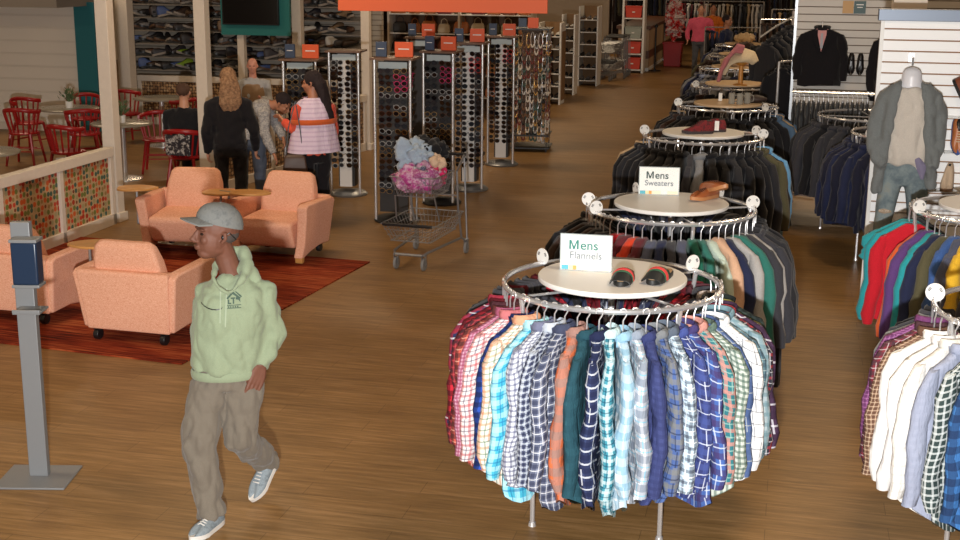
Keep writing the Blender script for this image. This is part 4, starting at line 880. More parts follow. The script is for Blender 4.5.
heap('folded_clothes', 'pink and magenta clothes filling the upper cart basket', 'clothes', carpetish('pink_print', [(160, 50, 120), (170, 60, 130), (206, 170, 190), (150, 50, 120), (220, 200, 206)], 6), (-3.42, 11.80, .84), (.23, .26, .15), 1)
heap('white_garment', 'white garment with dark print bulging at the front of the cart', 'clothes', carpetish('white_navy_print', [(216, 214, 214), (50, 54, 90), (222, 220, 220)], 6), (-3.38, 11.70, .86), (.13, .12, .12), 4)
heap('black_garment', 'black garment at the top back of the cart heap', 'clothes', c_['black'], (-3.36, 11.98, 1.08), (.20, .16, .12), 2)
heap('pale_blue_shirt', 'crumpled pale blue-grey shirt on top of the cart heap', 'clothes', cloth('pale_blue_grey', (158, 172, 188)), (-3.47, 11.82, 1.05), (.19, .14, .13), 3, .08)
heap('beige_garment', 'beige cloth drooping at the right of the cart heap', 'clothes', cloth('beige_cloth', (206, 176, 150)), (-3.25, 11.82, .98), (.09, .08, .08), 5)
heap('hot_pink_garment', 'hot pink garment at the right side of the cart', 'clothes', cloth('hot_pink', (206, 40, 100)), (-3.25, 11.86, .86), (.08, .12, .11), 6)
#@@TOWERS
# ------------------------------------------------------------------ sunglasses towers
def glasses_mesh():
    m = MB()
    for s in (-1, 1):
        n = 12; m.mat(0).prism([(s * .034 + .029 * math.cos(2 * PI * i / n), .021 * math.sin(2 * PI * i / n)) for i in range(n)], .005, 'y', -.0025)
        m.mat(1).prism([(s * .034 + .024 * math.cos(2 * PI * i / n), .017 * math.sin(2 * PI * i / n)) for i in range(n)], .002, 'y', -.0045)
        m.mat(0).tube([(s * .063, 0, .008), (s * .068, .06, .006), (s * .066, .125, -.01)], .003, 4)
    m.mat(0).box((0, 0, .004), (.02, .004, .005)); return m.mesh('sunglasses', 40)
GM_ = glasses_mesh(); FR = [BLK, plain('tortoise', (70, 40, 24), .3), plain('clear_frame', (160, 160, 160), .25), plain('frame_dark', (34, 30, 40), .3), metal('gold_frame', (170, 140, 90), .3)]
LN = [plain('dark_lens', (14, 14, 18), .08), plain('brown_lens', (40, 26, 18), .08), plain('grey_lens', (40, 44, 50), .08)]
PKF, RDF = plain('pink_frame', (206, 50, 110), .3), plain('red_frame', (190, 36, 40), .3)
DKP, WHP = plain('tower_dark', (40, 38, 38), .5), plain('tower_white', (212, 208, 204), .45)
HO, HB = plain('header_orange', (222, 92, 48), .5), plain('header_blue', (58, 72, 96), .5)
def tower(x, y, top, lab, white, header, accent=None, rz=.05, w=.40, cols=(2, 1), gl=True, grp=''):
    t = thing('sunglasses_tower', lab, 'display tower', (x, y, 0), rz); hw = w / 2
    MB().lathe([(hw + .05, 0), (hw + .06, .02), (hw + .02, .05), (.05, .07)], 28).build('base', STEEL if white else BLK, t)
    for s in (-1, 1):
        MB().cyl((s * hw, -hw * .8, .04), (s * hw, -hw * .8, top), .017, n=10).build('post', CHROME, t)
    MB().box((0, 0, top + .01), (w + .08, w + .02, .025)).build('top_cap', plain('cap_wood', (112, 84, 66), .5), t, bevel=.004)
    MB().box((0, .02, top / 2 + .06), (w * .55, w * .5, top - .12)).build('core_column', DKP, t)
    MB().box((0, -hw * .6, top / 2 + .05), (w * (.42 if white else .8), .02, top - .14)).build('display_panel', WHP if white else DKP, t)
    MB().box((.0, -hw * .66, top - .06), (w * .8, .012, .07)).build('logo_strip', plain('strip_grey', (176, 188, 190), .5), t)
    if header:
        MB().box((-.155 * w / .4 * 1.0, -.02, top + .105), (w * .30, .03, .16)).build('header_blue_half', HB, t); MB().box((.10 * w / .4, -.02, top + .105), (w * .5, .03, .16)).build('header_orange_half', HO, t)
        MB().box((.10 * w / .4, -.037, top + .11), (w * .3, .003, .012)).build('orange_header_lettering', WHT, t); MB().box((-.155 * w / .4, -.037, top + .11), (w * .18, .003, .008)).build('blue_header_lettering', WHT, t)
    if not gl: return t
    rnd = random.Random(int(y * 100)); rows = int((top - .38) / .066)
    for f, nc in ((0, cols[0]), (1, cols[1])):
        for ci in range(nc):
            for r_ in range(rows):
                z = top - .12 - r_ * .066; off = (ci - (nc - 1) / 2) * .175 + rnd.uniform(-.008, .008)
                if f == 0: lx, ly, a = off, -hw * .6 - .035, 0
                else: lx, ly, a = hw - .02, off, PI / 2
                cx, sx = math.cos(rz), math.sin(rz); fm = rnd.choice(FR)
                if accent and 1 <= r_ <= 3 and ci == nc - 1: fm = accent
                o = put('sunglasses', GM_, [fm, rnd.choice(LN)], None, (x + lx * cx - ly * sx, y + lx * sx + ly * cx, z), (R(12), R(rnd.uniform(-9, 9)), rz + a + rnd.uniform(-.3, .3))); o.scale = (1.18, 1, 1.45)
                tag(o, 'sunglasses clipped on the %s' % grp, 'sunglasses', 'sunglasses on the ' + grp)
    return t
tower(-5.70, 14.75, 1.68, 'sunglasses tower right behind the shoppers, orange and blue header', False, True, grp='tower behind the shoppers')
tower(-5.30, 15.15, 1.76, 'white backed sunglasses tower right of the woman in the lilac vest', True, False, rz=.1, w=.36, cols=(2, 0), grp='white tower beside the lilac vest')
tower(-4.24, 13.75, 1.80, 'dark sunglasses tower left behind the shopping cart', False, True, PKF, grp='dark tower behind the cart', w=.40, cols=(2, 1))
tower(-4.03, 14.9, 1.80, 'dark sunglasses tower directly above the cart heap', False, True, PKF, grp='tower above the cart heap', w=.36, cols=(2, 0), rz=-.03)
tower(-3.93, 15.9, 1.84, 'white backed sunglasses tower right of the cart', True, True, RDF, grp='white tower right of the cart', w=.36, cols=(2, 1))
tower(-3.98, 18.0, 1.80, 'white backed sunglasses tower farthest right, on a round base', True, True, RDF, grp='farthest right white tower', w=.36, cols=(2, 0))
tower(-4.75, 16.6, 1.85, 'small dark tower behind the other sunglasses towers', False, True, gl=False, w=.34)
# jewellery tower
t = thing('jewellery_tower', 'dark tower densely hung with necklaces right of the sunglasses', 'display tower', (-3.88, 19.6, 0), .1)
m = MB()
for sx in (-1, 1):
    for sy in (-1, 1): m.cyl((sx * .26, sy * .26, 0), (sx * .26, sy * .26, 1.84), .01, n=6)
m.build('frame', BLK, t); MB().box((0, 0, .25), (.6, .6, .02)).build('shelf', BLK, t); MB().box((0, 0, 1.84), (.6, .6, .02)).build('top_frame', BLK, t); MB().box((0, 0, .06), (.62, .62, .02)).build('base_frame', BLK, t); MB().box((0, 0, 1.05), (.3, .3, 1.55)).build('core_panel', carpetish('jewel_cards', [(34, 26, 24), (70, 52, 42), (120, 100, 84), (44, 34, 32), (150, 140, 130)], 40), t)
MB().box((.02, -.1, 1.93), (.16, .02, .15)).build('header_orange_half', HO, t); MB().box((-.14, -.1, 1.93), (.12, .02, .13)).build('header_blue_half', HB, t)
nk = []
for v in range(3):
    m = MB(); n = 14; rnd = random.Random(v)
    m.tube([(.028 * math.sin(2 * PI * i / n), .004 * math.sin(i * 2.1), -.11 + .11 * math.cos(2 * PI * i / n)) for i in range(n)], .0045, 5, closed=True)
    for i in range(7): a = PI + (i - 3) * .28; m.ell((.03 * math.sin(a), 0, -.11 + .112 * math.cos(a)), (.014, .012, .014), 6, 4)
    nk.append(m.mesh('necklace', 60))
NM = [metal('gold_bead', (190, 150, 90), .3), metal('silver_bead', (180, 180, 184), .3), plain('red_bead', (110, 40, 36), .3), plain('pearl_bead', (206, 196, 184), .3), plain('black_bead', (30, 26, 28), .3), plain('brown_bead', (110, 76, 50), .4), plain('green_bead', (60, 90, 84), .3)]
rnd = random.Random(5)
for r_ in range(13):
    for k in range(17):
        if k < 10: lx, ly, a = -.27 + .06 * k, -.27, 0
        else: lx, ly, a = .27, -.25 + .075 * (k - 10), PI / 2
        cx, sx = math.cos(.1), math.sin(.1)
        o = put('necklace', nk[rnd.randint(0, 2)], rnd.choice(NM), None, (-3.88 + lx * cx - ly * sx, 19.6 + lx * sx + ly * cx, 1.8 - r_ * .118 + rnd.uniform(-.02, .02)), (0, 0, .1 + a))
        tag(o, 'beaded necklace hanging on the dark jewellery tower', 'necklace', 'necklaces on the jewellery tower')
# orange banner
t = thing('hanging_banner', 'blank orange banner hanging across the top above the sunglasses', 'banner', (-3.79, 14.0, 2.30), R(3)); MB().box((0, 0, .45), (2.34, .03, .9)).build('banner_panel', plain('banner_orange', (226, 104, 62), .6), t, bevel=.004)
for s in (-1, 1): MB().cyl((s * 1, 0, .9), (s * 1, 0, 2.2), .004, n=6).build('cable', STEEL, t)
# television on the cafe post
t = thing('television', 'dark wall television on a teal backing board above the shoppers', 'television', (-8.72, 20.45, 0))
MB().box((-.03, .06, 2.02), (1.22, .06, .86)).build('backing_board', plain('teal_board', (34, 118, 116), .6), t); MB().box((-.09, -.0, 2.09), (1.0, .06, .66)).build('bezel', BLK, t, bevel=.006); MB().box((-.09, -.033, 2.09), (.95, .004, .61)).build('screen', plain('screen_black', (14, 14, 18), .1), t)
# shoe wall
struct('wall_shoe', MB().box((-9.5, 21.95, 1.6), (5.0, .1, 3.2)), slat_mat('grey_slat', (176, 166, 152), (120, 108, 96), .09), 'grey slatted wall carrying the shoes')
t = thing('shoe_shelving', 'long stepped shoe shelves on the slatted wall behind the cafe', 'shelving', (-9.5, 21.7, 0))
ZS = (.90, 1.13, 1.36, 1.59, 1.82, 2.05, 2.3)
for z in ZS: MB().box((0, 0, z), (4.6, .3, .012), M=Matrix.Rotation(R(12), 3, 'X')).build('shelf', plain('shelf_grey', (150, 142, 134), .4), t)
UP = [plain('shoe_%d' % i, c, .5, var=.1) for i, c in enumerate([(34, 30, 32), (58, 40, 30), (84, 56, 40), (26, 26, 28), (120, 96, 72), (60, 54, 56), (44, 34, 30), (40, 38, 46)])]; UPL = [plain('shoe_green', (130, 160, 40), .5), plain('shoe_white', (190, 186, 180), .5), plain('shoe_grey', (110, 108, 110), .5), plain('shoe_blue', (60, 80, 130), .5)]
SO = [plain('sole_pale', (150, 140, 130), .6), BLK, plain('sole_brown', (90, 64, 44), .6), BLK]
rnd = random.Random(9)
for i, z in enumerate(ZS[:6]):
    n = 30
    for k in range(n):
        x = -11.7 + 4.3 * (k + .5) / n
        shoe('display_shoe', '', (x, 21.62 + rnd.uniform(-.03, .03), z + .015), R(rnd.choice((-50, -40, 40, 130))), rnd.choice(UP if rnd.random() < .84 else UPL), rnd.choice(SO), .29, rnd.choice(('low', 'high', 'dress', 'high')), rx=R(-12), parts=False, group='shoes on the %s shelf of the shoe wall' % ORD[i])
        o = COL.objects[-1]; o['label'] = 'shoe in a dense row on the %s shelf from the bottom of the shoe wall' % ORD[i]; o['category'] = 'shoe'; o.scale = (1.1, 1.1, 1.45)
# accessories shelving behind the towers
t = thing('accessory_shelving', 'crowded handbag shelves behind the sunglasses towers', 'shelving', (-6.0, 23.6, 0)); MB().box((0, .2, .95), (2.7, .05, 1.9)).build('back_panel', plain('brown_panel', (96, 70, 50), .7), t)
for z in (.35, .75, 1.15, 1.5, 1.85): MB().box((0, 0, z), (2.7, .4, .02)).build('shelf', WHT, t)
for s in (-1.35, 0, 1.35): MB().box((s, 0, .95), (.04, .42, 1.9)).build('upright', OFFW, t)
def handbag(loc, rz, mat, lab, grp, s=1):
    t = thing('handbag', lab, 'handbag', loc, rz, grp); S = [[(a * w * s, b * d * s, z * s) for a, b in ((-1, -1), (1, -1), (1, 1), (-1, 1))] for w, d, z in ((.12, .05, 0), (.135, .06, .04), (.125, .045, .15), (.10, .02, .2))]
    MB().loft(S).build('bag_body', mat, t, bevel=.015); MB().tube([(-.07 * s, 0, .19 * s), (-.06 * s, 0, .27 * s), (0, 0, .31 * s), (.06 * s, 0, .27 * s), (.07 * s, 0, .19 * s)], .007, 6).build('handle', mat, t)
BM = [BRN, TAN, plain('bag_black', (30, 26, 26), .5), plain('bag_wine', (110, 40, 44), .5), plain('bag_cream', (190, 170, 140), .6), plain('bag_gold', (150, 116, 66), .5), plain('bag_olive', (80, 76, 50), .6)]
rnd = random.Random(31)
for i, z in enumerate((.36, .76, 1.16, 1.51, 1.86)):
    for k in range(9): handbag((-7.2 + .3 * k + rnd.uniform(-.03, .03), 23.55, z), rnd.uniform(-.2, .2), rnd.choice(BM), 'small handbag on the %s shelf up, behind the sunglasses towers' % ORD[i], 'handbags on the %s accessory shelf' % ORD[i], rnd.uniform(.85, 1.1))
# white shoe racks beside the aisle
def shoe_rack(loc, w, d, h, lab, nsh, seed, wh):
    t = thing('shoe_rack', lab, 'shoe rack', loc, 0); x, y, _ = loc
    for s in (-1, 1): MB().box((s * w / 2, 0, h / 2), (.03, d, h)).build('side_frame', WHT, t)
    MB().box((0, d / 2, h / 2), (w, .02, h)).build('back_panel', plain('tan_board', (128, 96, 62), .7), t)
    if seed == 1: MB().box((w / 2 + .02, .05, h / 2 - .05), (.012, d - .1, h - .25)).build('side_board', plain('tan_board', (128, 96, 62), .7), t)
    rnd = random.Random(seed)
    for i in range(nsh):
        z = .12 + (h - .15) * i / nsh; MB().box((0, 0, z), (w, d, .02)).build('shelf', WHT, t)
        for k in range(3 if w > .35 else 2):
            xx = x - w / 2 + w * (k + .5) / (3 if w > .35 else 2)
            o = shoe('display_shoe', 'shoe on the %s shelf of the %s' % (ORD[i], wh), (xx, y - d / 2 + .15, z + .01), rnd.uniform(-.1, .1), rnd.choice([UP[0], UP[3], UPL[1], UP[5], UPL[2]] + ([UPL[1], UPL[3]] if seed == 1 else [])), rnd.choice(SO), .28, 'low', parts=False, group='shoes on the %s shelf of the %s' % (ORD[i], wh))
shoe_rack((-4.76, 26.1, 0), .42, .5, 1.62, 'nearest white shoe rack beside the aisle, with white trainers', 6, 1, 'nearest white shoe rack')
shoe_rack((-4.72, 28.0, 0), .26, .45, 1.70, 'second white shoe rack beside the aisle, narrow and open', 6, 2, 'second white shoe rack')
shoe_rack((-4.62, 30.2, 0), .42, .6, 1.80, 'third white shoe rack beside the aisle, next to the nested carts', 6, 3, 'third white shoe rack')
for i in range(4): cart('nested_cart', 'empty metal carts nested beside the third shoe rack', (-4.35 + .0 * i, 31.6 + .35 * i, 0), R(-8), True, 'nested empty carts')
struct('wall_partition', MB().box((-5.8, 34.6, 2.2), (2.0, .15, 4.5)), plain('warm_grey_wall', (150, 134, 116), .8))
t = thing('bin_shelf', 'tall white shelf unit holding orange red bins beyond the carts', 'shelving', (-4.05, 33.9, 0))
for s in (-.26, .26): MB().box((s, 0, 1.2), (.05, .5, 2.4)).build('side_frame', WHT, t)
for z in (.08, .48, .86, 1.38, 1.85): MB().box((0, 0, z), (.5, .5, .03)).build('shelf', WHT, t)
BR = plain('bin_red', (206, 62, 34), .5)
for z, m, l in ((.1, BR, 'orange red bin on the bottom shelf'), (.5, BR, 'orange red bin on the second shelf'), (1.40, BR, 'orange red bin on the top visible shelf'), (.88, plain('bin_grey', (150, 156, 146), .4), 'grey translucent bin between the red bins')):
    q = thing('storage_bin', l, 'bin', (-4.05, 33.85, z)); S = [[(a * w_, b * .17, zz) for a, b in ((-1, -1), (1, -1), (1, 1), (-1, 1))] for w_, zz in ((.19, 0), (.215, .27))]; MB().loft(S).build('bin_body', m, q, bevel=.01); MB().box((0, 0, .28), (.45, .36, .025)).build('rim', m, q); MB().box((0, -.18, .14), (.07, .01, .03)).build('label_mark', WHT, q)
t = thing('service_counter', 'beige counter with brown bands at the end of the aisle', 'counter', (-3.72, 38, 0))
MB().box((-.4, -.6, .55), (.8, 6.0, 1.1)).build('counter_body', plain('counter_beige', (176, 148, 116), .6), t); MB().box((-.4, -.6, .42), (.82, 6.02, .2)).box((-.4, -.6, 1.12), (.9, 6.1, .08)).build('brown_band', plain('counter_brown', (92, 56, 34), .5), t); MB().box((-.4, -.6, .04), (.83, 6.03, .08)).build('plinth', WHT, t)
t = thing('sign_post', 'thin black post standing at the counter corner', 'post', (-3.55, 34.5, 0)); MB().cyl((0, 0, 0), (0, 0, 1.15), .022).build('pole', BLK, t); MB().lathe([(.16, 0), (.16, .02), (.03, .04)], 16).build('base', BLK, t); MB().lathe([(.05, 0), (.05, .05), (.02, .08)], 12).build('top_knob', BLK, t, loc=(0, 0, 1.12))
# far racks of clothing
def straight_rack(x, y, rz, L, n, cols, where, seed, z=1.5, kinds=('shirt', 'jacket', 'sweater')):
    t = thing('clothes_rail', 'straight clothes rail %s' % where, 'clothes rail', (x, y, 0), rz)
    MB().tube([(-L / 2, 0, z - .014), (L / 2, 0, z - .014)], .014, 8).build('rail', CHROME, t)
    for s in (-1, 1): MB().tube([(s * L / 2, 0, z - .01), (s * L / 2, 0, .05)], .016, 8).tube([(s * L / 2, -.3, .03), (s * L / 2, .3, .03)], .016, 8).build('leg', CHROME, t)
    rnd = random.Random(seed); ca, sa = math.cos(rz), math.sin(rz)
    for i in range(n):
        u = -L / 2 + .06 + (L - .12) * i / max(1, n - 1); nm, m = rnd.choice(cols); loc = (x + u * ca, y + u * sa, z + .001)
        garment(rnd.choice(kinds), m, loc, rz + PI / 2, '%s garment, %s on the rail %s' % (nm, ORD[i], where), 'clothes', 'garments on the rail ' + where, False, rnd.randint(0, 4))
DKS = [('dark', c_['black']), ('charcoal', c_['charcoal']), ('brown', c_['brown']), ('navy', c_['navy']), ('olive', c_['olive'])]
straight_rack(-3.1, 38.5, 0, 1.2, 12, [('red', c_['red']), ('wine', c_['wine']), ('white', c_['white'])], 'of red clothes past the counter', 41, 1.7)
straight_rack(-1.7, 37.0, 0, 1.6, 14, [('off white', c_['offwhite']), ('tan', c_['tan']), ('grey', c_['grey']), ('black', c_['black'])], 'behind the man in pink', 42, 1.75)
straight_rack(-1.4, 31.0, .1, 1.3, 12, DKS, 'with mixed dark clothes right of the pink man', 43, 1.35)
straight_rack(.4, 33.0, 0, 2.0, 16, DKS + [('tan', c_['tan'])], 'in the dim back right', 44, 1.7)
straight_rack(.1, 26.5, .2, 1.6, 14, DKS, 'behind the black hanging coats', 45, 1.75, ('coat', 'jacket'))
straight_rack(-.3, 44.0, 0, 3.0, 18, DKS, 'at the very back', 46, 1.9, ('coat', 'jacket'))
straight_rack(-4.5, 44.0, 0, 3.0, 18, DKS + [('red', c_['wine']), ('white', c_['offwhite'])], 'at the back left of the aisle', 47, 1.9, ('coat', 'jacket'))
mixrack((-.95, 26.0), 0, 14, 165, 385, 'eighth in the central row', 23, [('dark', c_['black']), ('grey', c_['grey']), ('navy', c_['navy'])])
t = thing('red_bin', 'big red box on the floor beyond the counter', 'bin', (-3.25, 36.3, 0)); MB().loft([[(a * w_, b * .25, z) for a, b in ((-1, -1), (1, -1), (1, 1), (-1, 1))] for w_, z in ((.22, 0), (.26, .62))]).build('bin_body', plain('bright_red', (170, 16, 20), .5), t, bevel=.015); MB().box((0, 0, .63), (.56, .54, .03)).build('rim', plain('bright_red', (170, 16, 20), .5), t)
heap('red_toy', 'red and white stuffed decoration above the big red box', 'decoration', carpetish('red_white_plush', [(190, 24, 24), (200, 30, 28), (226, 220, 214), (180, 20, 22)], 5), (-3.25, 36.4, 1.25), (.24, .2, .55), 8, .12)
t = thing('coat_arm_rack', 'chrome slanted arms carrying black coats left of the grey panel', 'clothes rack', (-.05, 18.6, 0)); MB().tube([(0, 0, 0), (0, 0, 2.2)], .02, 8).box((0, 0, .02), (.5, .5, .03)).build('post', CHROME, t)
for dy in (-.05, .12): MB().tube([(0, dy, 2.12), (-.22, dy - .25, 2.0), (-.42, dy - .5, 1.86)], .012, 8).build('slanted_arm', CHROME, t)
for i in range(6):
    f = i / 5; x, y, z = -.07 - .30 * f, 18.45 - .38 * f, 2.10 - .21 * f
    garment('coat', [c_['black'], c_['dkgrey']][i % 2], (x, y, z - .0), R(-35), 'black coat, %s along the slanted arms left of the grey panel' % ORD[i], 'coat', 'black coats on the slanted arms', False, i % 5)
garment('coat', c_['black'], (-.12, 16.4, 1.72), R(-30), 'black hooded coat with a white tag left of the grey panel', 'coat', None, True, 2); MB_ = None
straight_rack(-.05, 16.35, R(60), .5, 5, [('black', c_['black'])], 'just left of the grey panel', 48, 1.70, ('coat',))
for i, (x, y, s, m) in enumerate(((-.95, 20.3, .16, c_['tan']), (-.75, 20.5, .14, c_['peach']), (-.85, 23.2, .2, c_['brown']), (-.6, 23.0, .16, c_['black']), (-.95, 26, .2, c_['tan']))):
    heap('folded_bundle', ['tan folded bundle on top of the sixth rack', 'peach folded bundle on top of the sixth rack', 'brown bundle on top of the seventh rack', 'black bundle on top of the seventh rack', 'tan bundle on top of the eighth rack'][i], 'clothes', m, (x, y, TT + s * .45), (s, s * .9, s * .5), 20 + i, .03)
#@@PEOPLE
# ------------------------------------------------------------------ people
from mathutils.bvhtree import BVHTree
def V(*a): return Vector(a)
def head_parts(mb, c, Rm, s=1.0):
    c = Vector(c); q = lambda x, y, z: c + Rm @ (Vector((x, y, z)) * s)
    M3 = Rm.to_3x3()
    mb.ell(q(0, .012, .035), (.076 * s, .096 * s, .092 * s), 20, 14, M3); mb.ell(q(0, -.022, -.02), (.064 * s, .070 * s, .088 * s), 18, 12, M3); mb.ell(q(0, -.045, -.082), (.040 * s, .040 * s, .028 * s), 14, 9, M3)
    mb.ell(q(0, -.01, -.062), (.056 * s, .062 * s, .036 * s), 14, 9, M3)
    mb.tube([q(0, -.086, .022), q(0, -.098, .0), q(0, -.112, -.020), q(0, -.098, -.032)], [.008 * s, .010 * s, .014 * s, .010 * s], 10)
    for e in (-1, 1):
        mb.ell(q(e * .011, -.098, -.027), (.009 * s, .010 * s, .008 * s), 8, 6, M3); mb.ell(q(e * .030, -.078, .028), (.024 * s, .014 * s, .007 * s), 10, 6, M3); mb.ell(q(e * .036, -.066, -.018), (.022 * s, .020 * s, .022 * s), 10, 7, M3)
        mb.tube([q(e * .072, .0, .02), q(e * .083, .012, .018), q(e * .084, .014, -.005), q(e * .072, .0, -.028)], [.007 * s, .011 * s, .010 * s, .007 * s], 8)
    mb.ell(q(0, -.090, -.050), (.024 * s, .012 * s, .006 * s), 12, 6, M3); mb.ell(q(0, -.087, -.061), (.021 * s, .012 * s, .007 * s), 12, 6, M3)
def hand(mb, w, d, side, nrm, curl=.5, s=1.0, tf=1):
    """w wrist, d towards the fingers, side towards the thumb, nrm palm normal (curl direction)"""
    w, d, side, nrm = Vector(w), Vector(d).normalized(), Vector(side).normalized(), Vector(nrm).normalized(); L = .085 * s
    for i in range(4):
        o = (i - 1.5) * .0195 * s * -1; mb.tube([w + side * o * .5, w + d * L * .5 + side * o * .85, w + d * L + side * o], [.019 * s, .0185 * s, .012 * s], 8)
        l = (.072, .08, .074, .058)[i] * s; th = 0; pts = [w + d * L * .97 + side * o]; k = curl * (.9 + .1 * i)
        for j, f in enumerate((.42, .32, .26)):
            th += k * (.7 if j == 0 else 1); pts.append(pts[-1] + (d * math.cos(th) + nrm * math.sin(th)) * l * f)
        mb.tube(pts, [.0105 * s, .0100 * s, .0092 * s, .0078 * s], 8)
    t0 = w + d * .022 * s + side * .026 * s
    mb.tube([w + d * .01 * s + side * .008 * s, t0 + side * .010 * s + d * .012 * s, t0 + side * .022 * s + d * .040 * s + nrm * .010 * s, t0 + side * .020 * s + d * .065 * s + nrm * .022 * s], [.017 * s, .014 * s, .0115 * s, .009 * s], 8)
def figure(label, loc, rz, J, skin, top, pants, shoes=None, hair=None, vox=.016, cat='person', rad=None, sitting=False, facing=0, sleeves='long', scale=1.0, wr=.012, seed=1, hs=1.0, hcurl=.5, hz=.98, ext=.0):
    """J: joints; torso = list of (point, half width, half depth) from hips to neck"""
    t = thing('person', label, cat, loc, rz); t.scale = (scale,) * 3
    b = MB(); ref = Vector(J.get('right', (1, 0, 0))); tor = J['torso']
    b.tube([p for p, _, _ in tor], [(a * .84, d * .82) for _, a, d in tor], 18, ref=ref)
    nb = Vector(tor[-1][0]); hc = Vector(J['head']); Rm = Euler(J.get('hrot', (0, 0, 0))).to_matrix()
    b.tube([nb - Vector((0, 0, .03)), (nb + hc) / 2, hc + Rm @ Vector((0, .015, -.04))], [.062, .055, .056], 14)
    head_parts(b, hc, Rm, hs)
    tp = MB(); tp.tube([p for p, _, _ in tor], [(a, d) for _, a, d in tor], 20, ref=ref)
    for k in ('L', 'R'):
        sh, el, wr_, ha = [Vector(p) for p in J['arm' + k]]
        b.tube([sh, (sh + el) / 2, el, (el + wr_) / 2, wr_], [.045, .045, .038, .036, .026], 12)
        d = (ha - wr_).normalized(); side = Vector(J.get('thumb' + k, (0, -1, 0))); side = (side - d * side.dot(d)).normalized()
        hand(b, wr_, d, side, d.cross(side), hcurl, hz)
        r = J.get('sl', (.078, .070, .062, .058, .050))
        c0 = Vector(tor[-2][0]); 
        if sleeves == 'long': tp.tube([c0 + (sh - c0) * .55, sh, (sh + el) / 2, el, (el + wr_) / 2, wr_ + d * .005], [r[0] * .85, r[0], r[1], r[2], r[3], r[4]], 14)
        else: tp.tube([c0 + (sh - c0) * .55, sh, sh + (el - sh) * .6], [r[0] * .85, r[0], r[1]], 14)
        lg = [Vector(p) for p in J['leg' + k]]
        b.tube(lg[:3] + [lg[2] + Vector((0, 0, -.03))], [.085, .058, .036, .034], 12)
        fd = (Vector(lg[3]) - lg[2]); b.tube([lg[2], lg[2] + Vector((0, 0, -.05)), lg[3]], [.034, .030, .018], 10)
    put('body', remesh(b, vox * .55, 2), skin, t)
    me = remesh(tp, vox, 5, name='top'); wrinkle(me, wr, (8, 8, 6), seed); wrinkle(me, wr * .45, (20, 20, 11), seed + 7); to = put('top', me, top, t)
    pm = MB(); pr = J.get('pr', (.105, .085, .07)); p0 = Vector(tor[0][0]); pm.tube([p0 + Vector((0, 0, .06)), p0, p0 + Vector((0, 0, -.08))], [(tor[0][1] * .92, tor[0][2] * .92)] * 2 + [(tor[0][1] * .9, tor[0][2] * .9)], 18, ref=ref)
    for k in ('L', 'R'):
        lg = [Vector(p) for p in J['leg' + k]]; dn = (lg[2] - lg[1]).normalized() * ext; pm.tube([lg[0] + (p0 - lg[0]) * .25, lg[0], (lg[0] + lg[1]) / 2, lg[1], (lg[1] + lg[2]) / 2, lg[2] + dn], [pr[0] * .9, pr[0], (pr[0] + pr[1]) / 2, pr[1], (pr[1] + pr[2]) / 2, pr[2]], 14)
    me = remesh(pm, vox, 5, name='trousers'); wrinkle(me, wr, (9, 9, 5), seed + 4); wrinkle(me, wr * .5, (24, 24, 10), seed + 9); put('trousers', me, pants, t)
    for k in ('L', 'R'):
        if J.get('shoe' + k): (l, rr) = J['shoe' + k]; put('shoe', GC[('shoe', 'low', .29)][1], [shoes[0], BLK], t, l, rr); put('shoe_sole', GC[('shoe', 'low', .29)][0], shoes[1], t, l, rr); put('laces', GC[('shoe', 'low', .29)][2], shoes[1], t, l, rr) if ext else None
    if hair:
        hm = MB()
        for pts, rr_ in hair[1]: hm.tube([hc + Rm @ (Vector(p) * hs) for p in pts], rr_, 14, ref=Rm @ Vector((1, 0, 0)))
        for c, rr_ in hair[2]: hm.ell(hc + Rm @ (Vector(c) * hs), rr_, 18, 12, Rm)
        me = remesh(hm, .009, 4, name='hair'); wrinkle(me, .006, (40, 40, 6), 3); put('hair', me, hair[0], t)
    em = MB()
    for e in (-1, 1): em.ell(hc + Rm @ (Vector((e * .031, -.0775, .008)) * hs), (.011 * hs, .008 * hs, .006 * hs), 10, 6, Rm)
    em.build('eyes', plain('eye_dark', (40, 30, 26), .2), t); return t, to
def decal(target, polys, mat, name, parent, off=.003):
    """flat shapes on cloth: polygons in x,z laid on the front of the target mesh"""
    me = target.data; bv = BVHTree.FromPolygons([v.co for v in me.vertices], [p.vertices[:] for p in me.polygons]); m = MB()
    for poly in polys:
        hit = []
        for x, z in poly:
            h = bv.ray_cast(Vector((x, -1, z)), Vector((0, 1, 0))); y = h[0].y if h[0] else -.15; hit.append((x, y - off, z))
        n = len(hit); m.add(hit + [(a, b - .0015, c) for a, b, c in hit], [tuple(range(n)), tuple(n + i for i in reversed(range(n)))] + [(i, (i + 1) % n, n + (i + 1) % n, n + i) for i in range(n)])
    return m.build(name, mat, parent, smooth=0)
